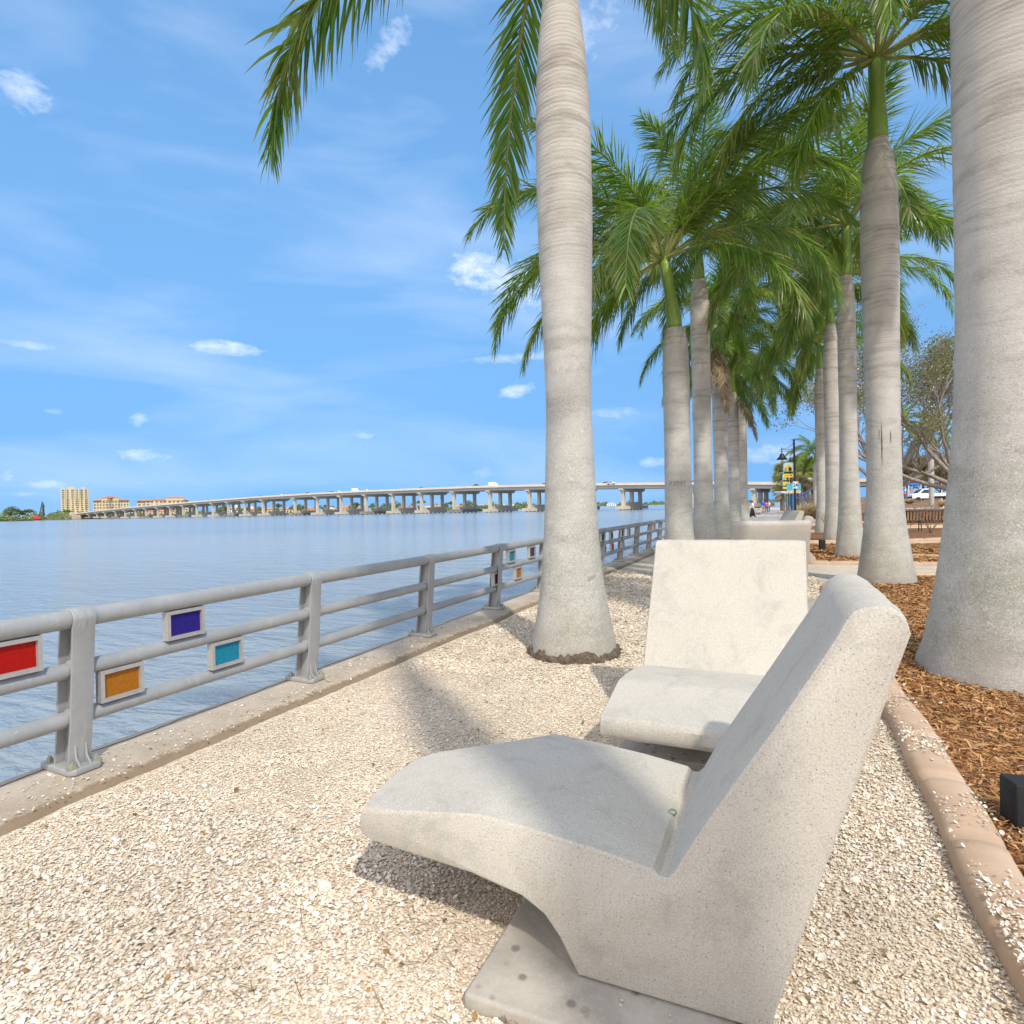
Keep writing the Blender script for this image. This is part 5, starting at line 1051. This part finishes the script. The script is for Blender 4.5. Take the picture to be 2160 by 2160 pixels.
for yv in (-.72, .72): MB().box(3.12, 3.18, yv-.17, yv+.17, .88, 1.06).build('headlight', MT['alu'], tk, bevel=.02); MB().box(3.0, 3.185, yv*1.28-.05, yv*1.28+.05, .92, 1.02).build('indicator', ORA, tk)
for xx in (-2.3, 2.3):
    for yv in (-.9, .9): MB().tube([(xx, yv-.12, .38), (xx, yv+.12, .38)], .38, 16).build('wheel', MT['tyre'], tk)
x, y = far(1928, 112); car2 = car('white van half hidden left of the white truck', paint('van_white', (.75, .76, .78), .3), 'van'); car2.location = (x, y, h(x, y)); car2.rotation_euler = (0, 0, R(110)); car2['group'] = 'parked vehicles'; car2.scale = (.8,)*3
# shelters in the car park
def shelter(lb, px, Z, W, D, z0, m, oval=False):
    x, y = far(px, Z); t = thing('park_shelter', lb, 'shelter', (x, y, h(x, y)), R(28)); 
    if oval: MB().lathe([(W*.5, z0), (W*.42, z0+.35), (W*.2, z0+.6), (.05, z0+.68)], n=20).build('roof', m, t)
    else: MB().prism([(-W/2, z0), (W/2, z0), (W/2-.3, z0+.28), (-W/2+.3, z0+.28)], -D/2, D/2).build('roof', m, t)
    for sx_ in (-1, 1):
        for sy_ in (-1, 1): MB().tube([(sx_*W*.36, sy_*D*.34, 0), (sx_*W*.36, sy_*D*.34, z0+.02)], .07, 8).build('post', WHT, t)
shelter('grey roofed shelter above the truck bed at the right', 1996, 105, 4.6, 3.2, 3.1, paint('roof_grey', (.22, .22, .23), .7)); shelter('blue canopy behind the distant person in maroon', 1916, 100, 3.4, 3, 2.7, BLU); shelter('black domed canopy above the blue canopy', 1922, 112, 3.3, 3, 3.2, BLK, True)
# pale rocks heaped before the truck
g = np.random.default_rng(9); m = MB()
for k in range(90):
    px = g.uniform(1974, 2012) if k % 3 else g.uniform(1908, 1975); Z = g.uniform(50, 57) if k % 3 else 56; x, y = far(px, Z); r = g.uniform(.05, .14); z = h(x, y)+r*.3+(.15 if px > 1974 else 0)*g.uniform(0, 1)
    q = [(x+r*g.uniform(.7, 1.2)*a, y+r*g.uniform(.7, 1.2)*b_, z+r*.7*c) for a, b_, c in ((1,0,0),(0,1,0),(-1,0,0),(0,-1,0),(0,0,1),(0,0,-1))]; m.add(q, [(0,1,4),(1,2,4),(2,3,4),(3,0,4),(1,0,5),(2,1,5),(3,2,5),(0,3,5)])
struct(m.build('pale_rubble', paint('rubble_pale', (.6, .54, .46), .9)), 'stuff')
# ================================================================ grasses and shrubs
def grass_clump(lb, x, y, r, hh, n, seed, grp='straw coloured grass clumps'):
    g = np.random.default_rng(seed); a = g.uniform(0, 2*np.pi, n); r0 = r*.25*np.sqrt(g.uniform(0, 1, n)); out_ = r*g.uniform(.3, 1.25, n); H0 = hh*g.uniform(.6, 1.1, n)
    V = []; al = []; F = []
    for i in range(n):
        ca, sa = math.cos(a[i]), math.sin(a[i]); b = len(V); w0 = .012*(1+y*.02)
        for s, ws in ((0, 1), (.4, .9), (.75, .6), (1, .15)):
            rr = r0[i]+out_[i]*s**1.7; z = H0[i]*(s*1.35-.45*s*s*(1+out_[i])); V += [(rr*ca-sa*w0*ws, rr*sa+ca*w0*ws, max(z, .01)), (rr*ca+sa*w0*ws, rr*sa-ca*w0*ws, max(z, .01))]; al += [s, s]
        for s in range(3): F.append((b+2*s, b+2*s+1, b+2*s+3, b+2*s+2))
    o = npmesh('fountain_grass', np.array(V), np.array(F), MT['straw'], nv=4); o.location = (x, y, h(x, y)-.03); at = o.data.attributes.new('along', 'FLOAT', 'POINT'); at.data.foreach_set('value', np.array(al, dtype=np.float32))
    return tag(o, lb, 'grass clump', grp)
for i, (px, Z, r, hh, lb) in enumerate(((1692, 50, 1.0, 1.7, 'left clump of straw coloured grass beside the nearest lamp post'), (1706, 52, 1.2, 1.95, 'middle and tallest clump of straw coloured grass'), (1718, 50, 1.0, 1.7, 'right clump of straw coloured grass against the painted panel pole'), (1736, 58, .8, 1.2, 'small straw grass clump behind the bare shrub'), (1994, 56, 1.0, 1.1, 'dry grass clump spilling over the rubble by the truck'), (2006, 57, 1.0, 1.2, 'dry grass clump at the foot of the massive right palm view'), (1919, 82, 1.1, 1.0, 'pale green grass tuft beside the distant person in maroon'))):
    x, y = far(px, Z); grass_clump(lb, x, y, r, hh, 700, 50+i)
def shrub(lb, x, y, hh, seed, n=9):
    r = random.Random(seed); m = MB()
    def br(p, d, L, w0, dep):
        q = p + d*L; m.tube([p, (p+q)/2+Vector((r.uniform(-1, 1), r.uniform(-1, 1), 0))*L*.07, q], [w0, w0*.8, w0*.6], 5, False)
        if dep:
            for _ in range(r.choice([2, 3])): br(q, (d+Vector((r.uniform(-.7, .7), r.uniform(-.7, .7), r.uniform(-.1, .5)))).normalized(), L*r.uniform(.55, .8), w0*.6, dep-1)
    for k in range(n): a = r.uniform(0, 6.28); br(Vector((r.uniform(-.05, .05), r.uniform(-.05, .05), 0)), Vector((math.cos(a)*.5, math.sin(a)*.5, 1)).normalized(), hh*.36, .014, 3)
    o = m.build('bare_shrub', MT['twig'], loc=(x, y, h(x, y)-.03)); return tag(o, lb, 'shrub', 'bare brown shrubs')
x, y = far(1741, 27.5); shrub('bare twiggy shrub at the foot of the thin palm near the straw grass', x, y, 1.15, 1, 7)
x, y = far(1962, 24); shrub('bare twiggy shrub in front of the black slatted bench', x, y, 1.25, 2, 10); x, y = far(1912, 24.5); shrub('low bare shrub at the left end of the slatted bench', x, y, .95, 3, 6)
# low mulch bank behind the bench
bk = MB(); V = []
for i, px in enumerate(range(1880, 2100, 10)):
    for Z, z in ((30, -.1), (31, .33), (34, .36), (48, .2), (60, -.1)): x, y = far(px, Z); V.append((x, y, h(x, y)+z+.02*math.sin(px*.3)))
n = 22; bk.add(V, [(i*5+j, i*5+j+1, i*5+j+6, i*5+j+5) for i in range(n-1) for j in range(4)]); struct(bk.build('bank_terrain', MT['mulch']))
# ================================================================ oaks
def oak(lb, x, y, hh, seed, limbs, leafn, crown, leafm, ls=.16, grp='spreading trees beyond the palms', trunk_r=.27, fork=2.0):
    r = random.Random(seed); t = thing('oak_tree', lb, 'tree', (x, y, h(x, y)-.1), 0, grp); m = MB(); tips = []
    def br(p, d, L, w0, dep, bias):
        pts = [p.copy()]; q = p.copy(); dd = d.copy(); rad = [w0]
        for k in range(4):
            dd = (dd + Vector((r.uniform(-.25, .25), r.uniform(-.25, .25), r.uniform(-.12, .2)))+bias*.08).normalized(); q = q+dd*L/4; pts.append(q.copy()); rad.append(w0*(1-.4*(k+1)/4))
            if dep <= 1: tips.append(q.copy())
        m.tube(pts, rad, 8 if dep > 2 else 5, False)
        if dep:
            for _ in range(r.choice([2, 3]) if dep > 1 else 3): br(q if r.random() < .7 else pts[2], (dd+Vector((r.uniform(-.8, .8), r.uniform(-.8, .8), r.uniform(-.3, .6)))).normalized(), L*r.uniform(.55, .82), w0*.55, dep-1, bias)
    m.tube([(0, 0, -.1), (.02, 0, .4), (.0, .05, fork*.6), (0, 0, fork)], [trunk_r*1.5, trunk_r*1.1, trunk_r, trunk_r*.95], 14, False)
    for a, e, L in limbs: br(Vector((0, 0, fork-.1)), Vector((math.cos(R(a))*math.cos(R(e)), math.sin(R(a))*math.cos(R(e)), math.sin(R(e)))), L, trunk_r*.62, 5 if leafn > 10000 else 4, Vector((0, 0, .4)))
    m.build('trunk', MT['oakbark'], t, smooth=True)
    g = np.random.default_rng(seed); T = np.array([tuple(p) for p in tips]); k = g.integers(0, len(T), leafn); P = T[k]+g.normal(0, crown, (leafn, 3))*np.array([1, 1, .6])
    a = g.normal(0, 1, (leafn, 3)); a /= np.linalg.norm(a, axis=1, keepdims=True); b = np.cross(a, g.normal(0, 1, (leafn, 3))); b /= np.linalg.norm(b, axis=1, keepdims=True); s = ls*g.uniform(.5, 1.3, (leafn, 1))*.5
    V = np.stack([P-a*s, P+b*s*.55, P+a*s, P-b*s*.55], 1).reshape(-1, 3); npmesh('crown', V, np.arange(leafn*4).reshape(-1, 4), leafm, t, nv=4)
    return t
x, y = far(2046, 38); oak('spreading oak whose bare grey limbs cross between the two thick right palms', x, y, 12, 3, [(175, 35, 4.5), (200, 12, 5), (150, 55, 4.5), (235, 40, 4), (60, 50, 4), (350, 35, 4.5), (185, 62, 4.8)], 20000, .4, MT['oakleaf'], .15, fork=1.6)
x, y = far(1868, 44); oak('oak hidden behind the big right palm with a low limb reaching right', x, y, 12, 8, [(10, 30, 4.5), (350, 55, 5), (40, 60, 4.8), (330, 20, 5), (120, 60, 5), (200, 50, 4)], 16000, .45, MT['oakleaf'], .16, fork=1.6)
for i, (px, Z, m_, lb) in enumerate(((1925, 128, 'rustleaf', 'rusty brown leaved tree behind the blue canopy'), (1950, 135, 'oakleaf', 'olive green tree behind the white truck cab'), (1985, 130, 'rustleaf', 'orange brown tree above the grey shelter roof'), (2012, 120, 'oakleaf', 'green tree behind the worker at the right'), (1895, 140, 'oakleaf', 'green tree behind the teal sign'))):
    x, y = far(px, Z); oak(lb, x, y, 8, 20+i, [(0, 45, 3), (90, 40, 3), (180, 45, 3), (270, 40, 3), (40, 75, 3)], 7000, .8, MT[m_], .38, 'trees behind the car park', .28, 1.5)
# cabbage palms beyond the lamp posts
def fan_mesh(seed):
    g = np.random.default_rng(seed); V = []; F = []; al = []
    for k in range(26):
        a = R(-115+k*230/25); b = len(V); L = .62*g.uniform(.85, 1.1); w0 = .028
        for s, ws in ((0.02, .3), (.5, 1), (1, .08)):
            x = L*s*math.cos(a)+.75; yv = L*s*math.sin(a); z = -.35*s**2*L-.06+.08*math.cos(a); V += [(x-math.sin(a)*w0*ws, yv+math.cos(a)*w0*ws, z), (x+math.sin(a)*w0*ws, yv-math.cos(a)*w0*ws, z)]; al += [s, s]
        for s in range(2): F.append((b+2*s, b+2*s+1, b+2*s+3, b+2*s+2))
    return V, F, al
V0, F0, al0 = fan_mesh(1)
def cabbage(lb, px, Z, Ht, seed, sc=1.0):
    x, y = far(px, Z); t = thing('cabbage_palm', lb, 'palm', (x, y, -.1), 0, 'cabbage palms beyond the lamp posts'); r = random.Random(seed); V = []; F = []; al = []; Vd = []; Fd = []
    for i in range(34):
        el_ = R(r.uniform(-50, 80)); az_ = r.uniform(0, 6.28); ce, se, ca, sa = math.cos(el_), math.sin(el_), math.cos(az_), math.sin(az_); dead = el_ < R(-25); VV, FF = (Vd, Fd) if dead else (V, F); b = len(VV)
        for p in V0: X = p[0]*ce-p[2]*se; Zz = p[0]*se+p[2]*ce; VV.append(((X*ca-p[1]*sa)*sc*1.15, (X*sa+p[1]*ca)*sc*1.15, Ht+Zz*sc*1.15))
        FF += [tuple(q+b for q in f) for f in F0]
    npmesh('crown', np.array(V), np.array(F), MT['cableaf'], t, nv=4)
    if Vd: npmesh('dead_fronds', np.array(Vd), np.array(Fd), MT['dry'], t, nv=4)
    MB().tube([(0, 0, 0), (.03, 0, Ht*.5), (0, 0, Ht)], [.2, .17, .18], 10).build('trunk', MT['fartrunk'], t)
for i, (px, Z, Ht, lb, sc) in enumerate(((1690, 68, 5.0, 'tallest cabbage palm right of the nearest lamp post', 1.3), (1698, 72, 4.3, 'cabbage palm with brown skirts under the tallest one', 1.3), (1683, 78, 3.9, 'cabbage palm behind the wayfinding board', 1.2), (1705, 76, 5.6, 'cabbage palm just left of the small royal palm trunk', 1.3), (1714, 84, 4.4, 'cabbage palm right of the small royal palm', 1.3), (1728, 80, 5.0, 'cabbage palm beside the thin pale right palm', 1.4),
        (1651, 96, 4.6, 'leftmost cabbage palm against the bridge end', 1.5), (1660, 92, 6.0, 'cabbage palm hiding the end of the bridge', 1.5), (1648, 104, 3.2, 'low cabbage palm leaning over the far railing', 1.2), (1670, 98, 5.0, 'cabbage palm behind the second lamp post', 1.4), (1722, 95, 3.5, 'low cabbage palm behind the painted panel', 1.4), (1743, 70, 4.5, 'cabbage palm hidden between the right row trunks', 1.3))):
    cabbage(lb, px, Z, Ht, i, sc)
fn = thing('timber_screen', 'brown slatted timber screen behind the straw grass', 'fence', (0, 0, 0))
xa, ya = far(1688, 66); xb_, yb_ = far(1722, 66)
for k in range(14): f = k/13; MB().box(xa+(xb_-xa)*f-.04, xa+(xb_-xa)*f+.04, ya+(yb_-ya)*f-.04, ya+(yb_-ya)*f+.04, 0, 2.2).build('board', MT['fartrunk'], fn)
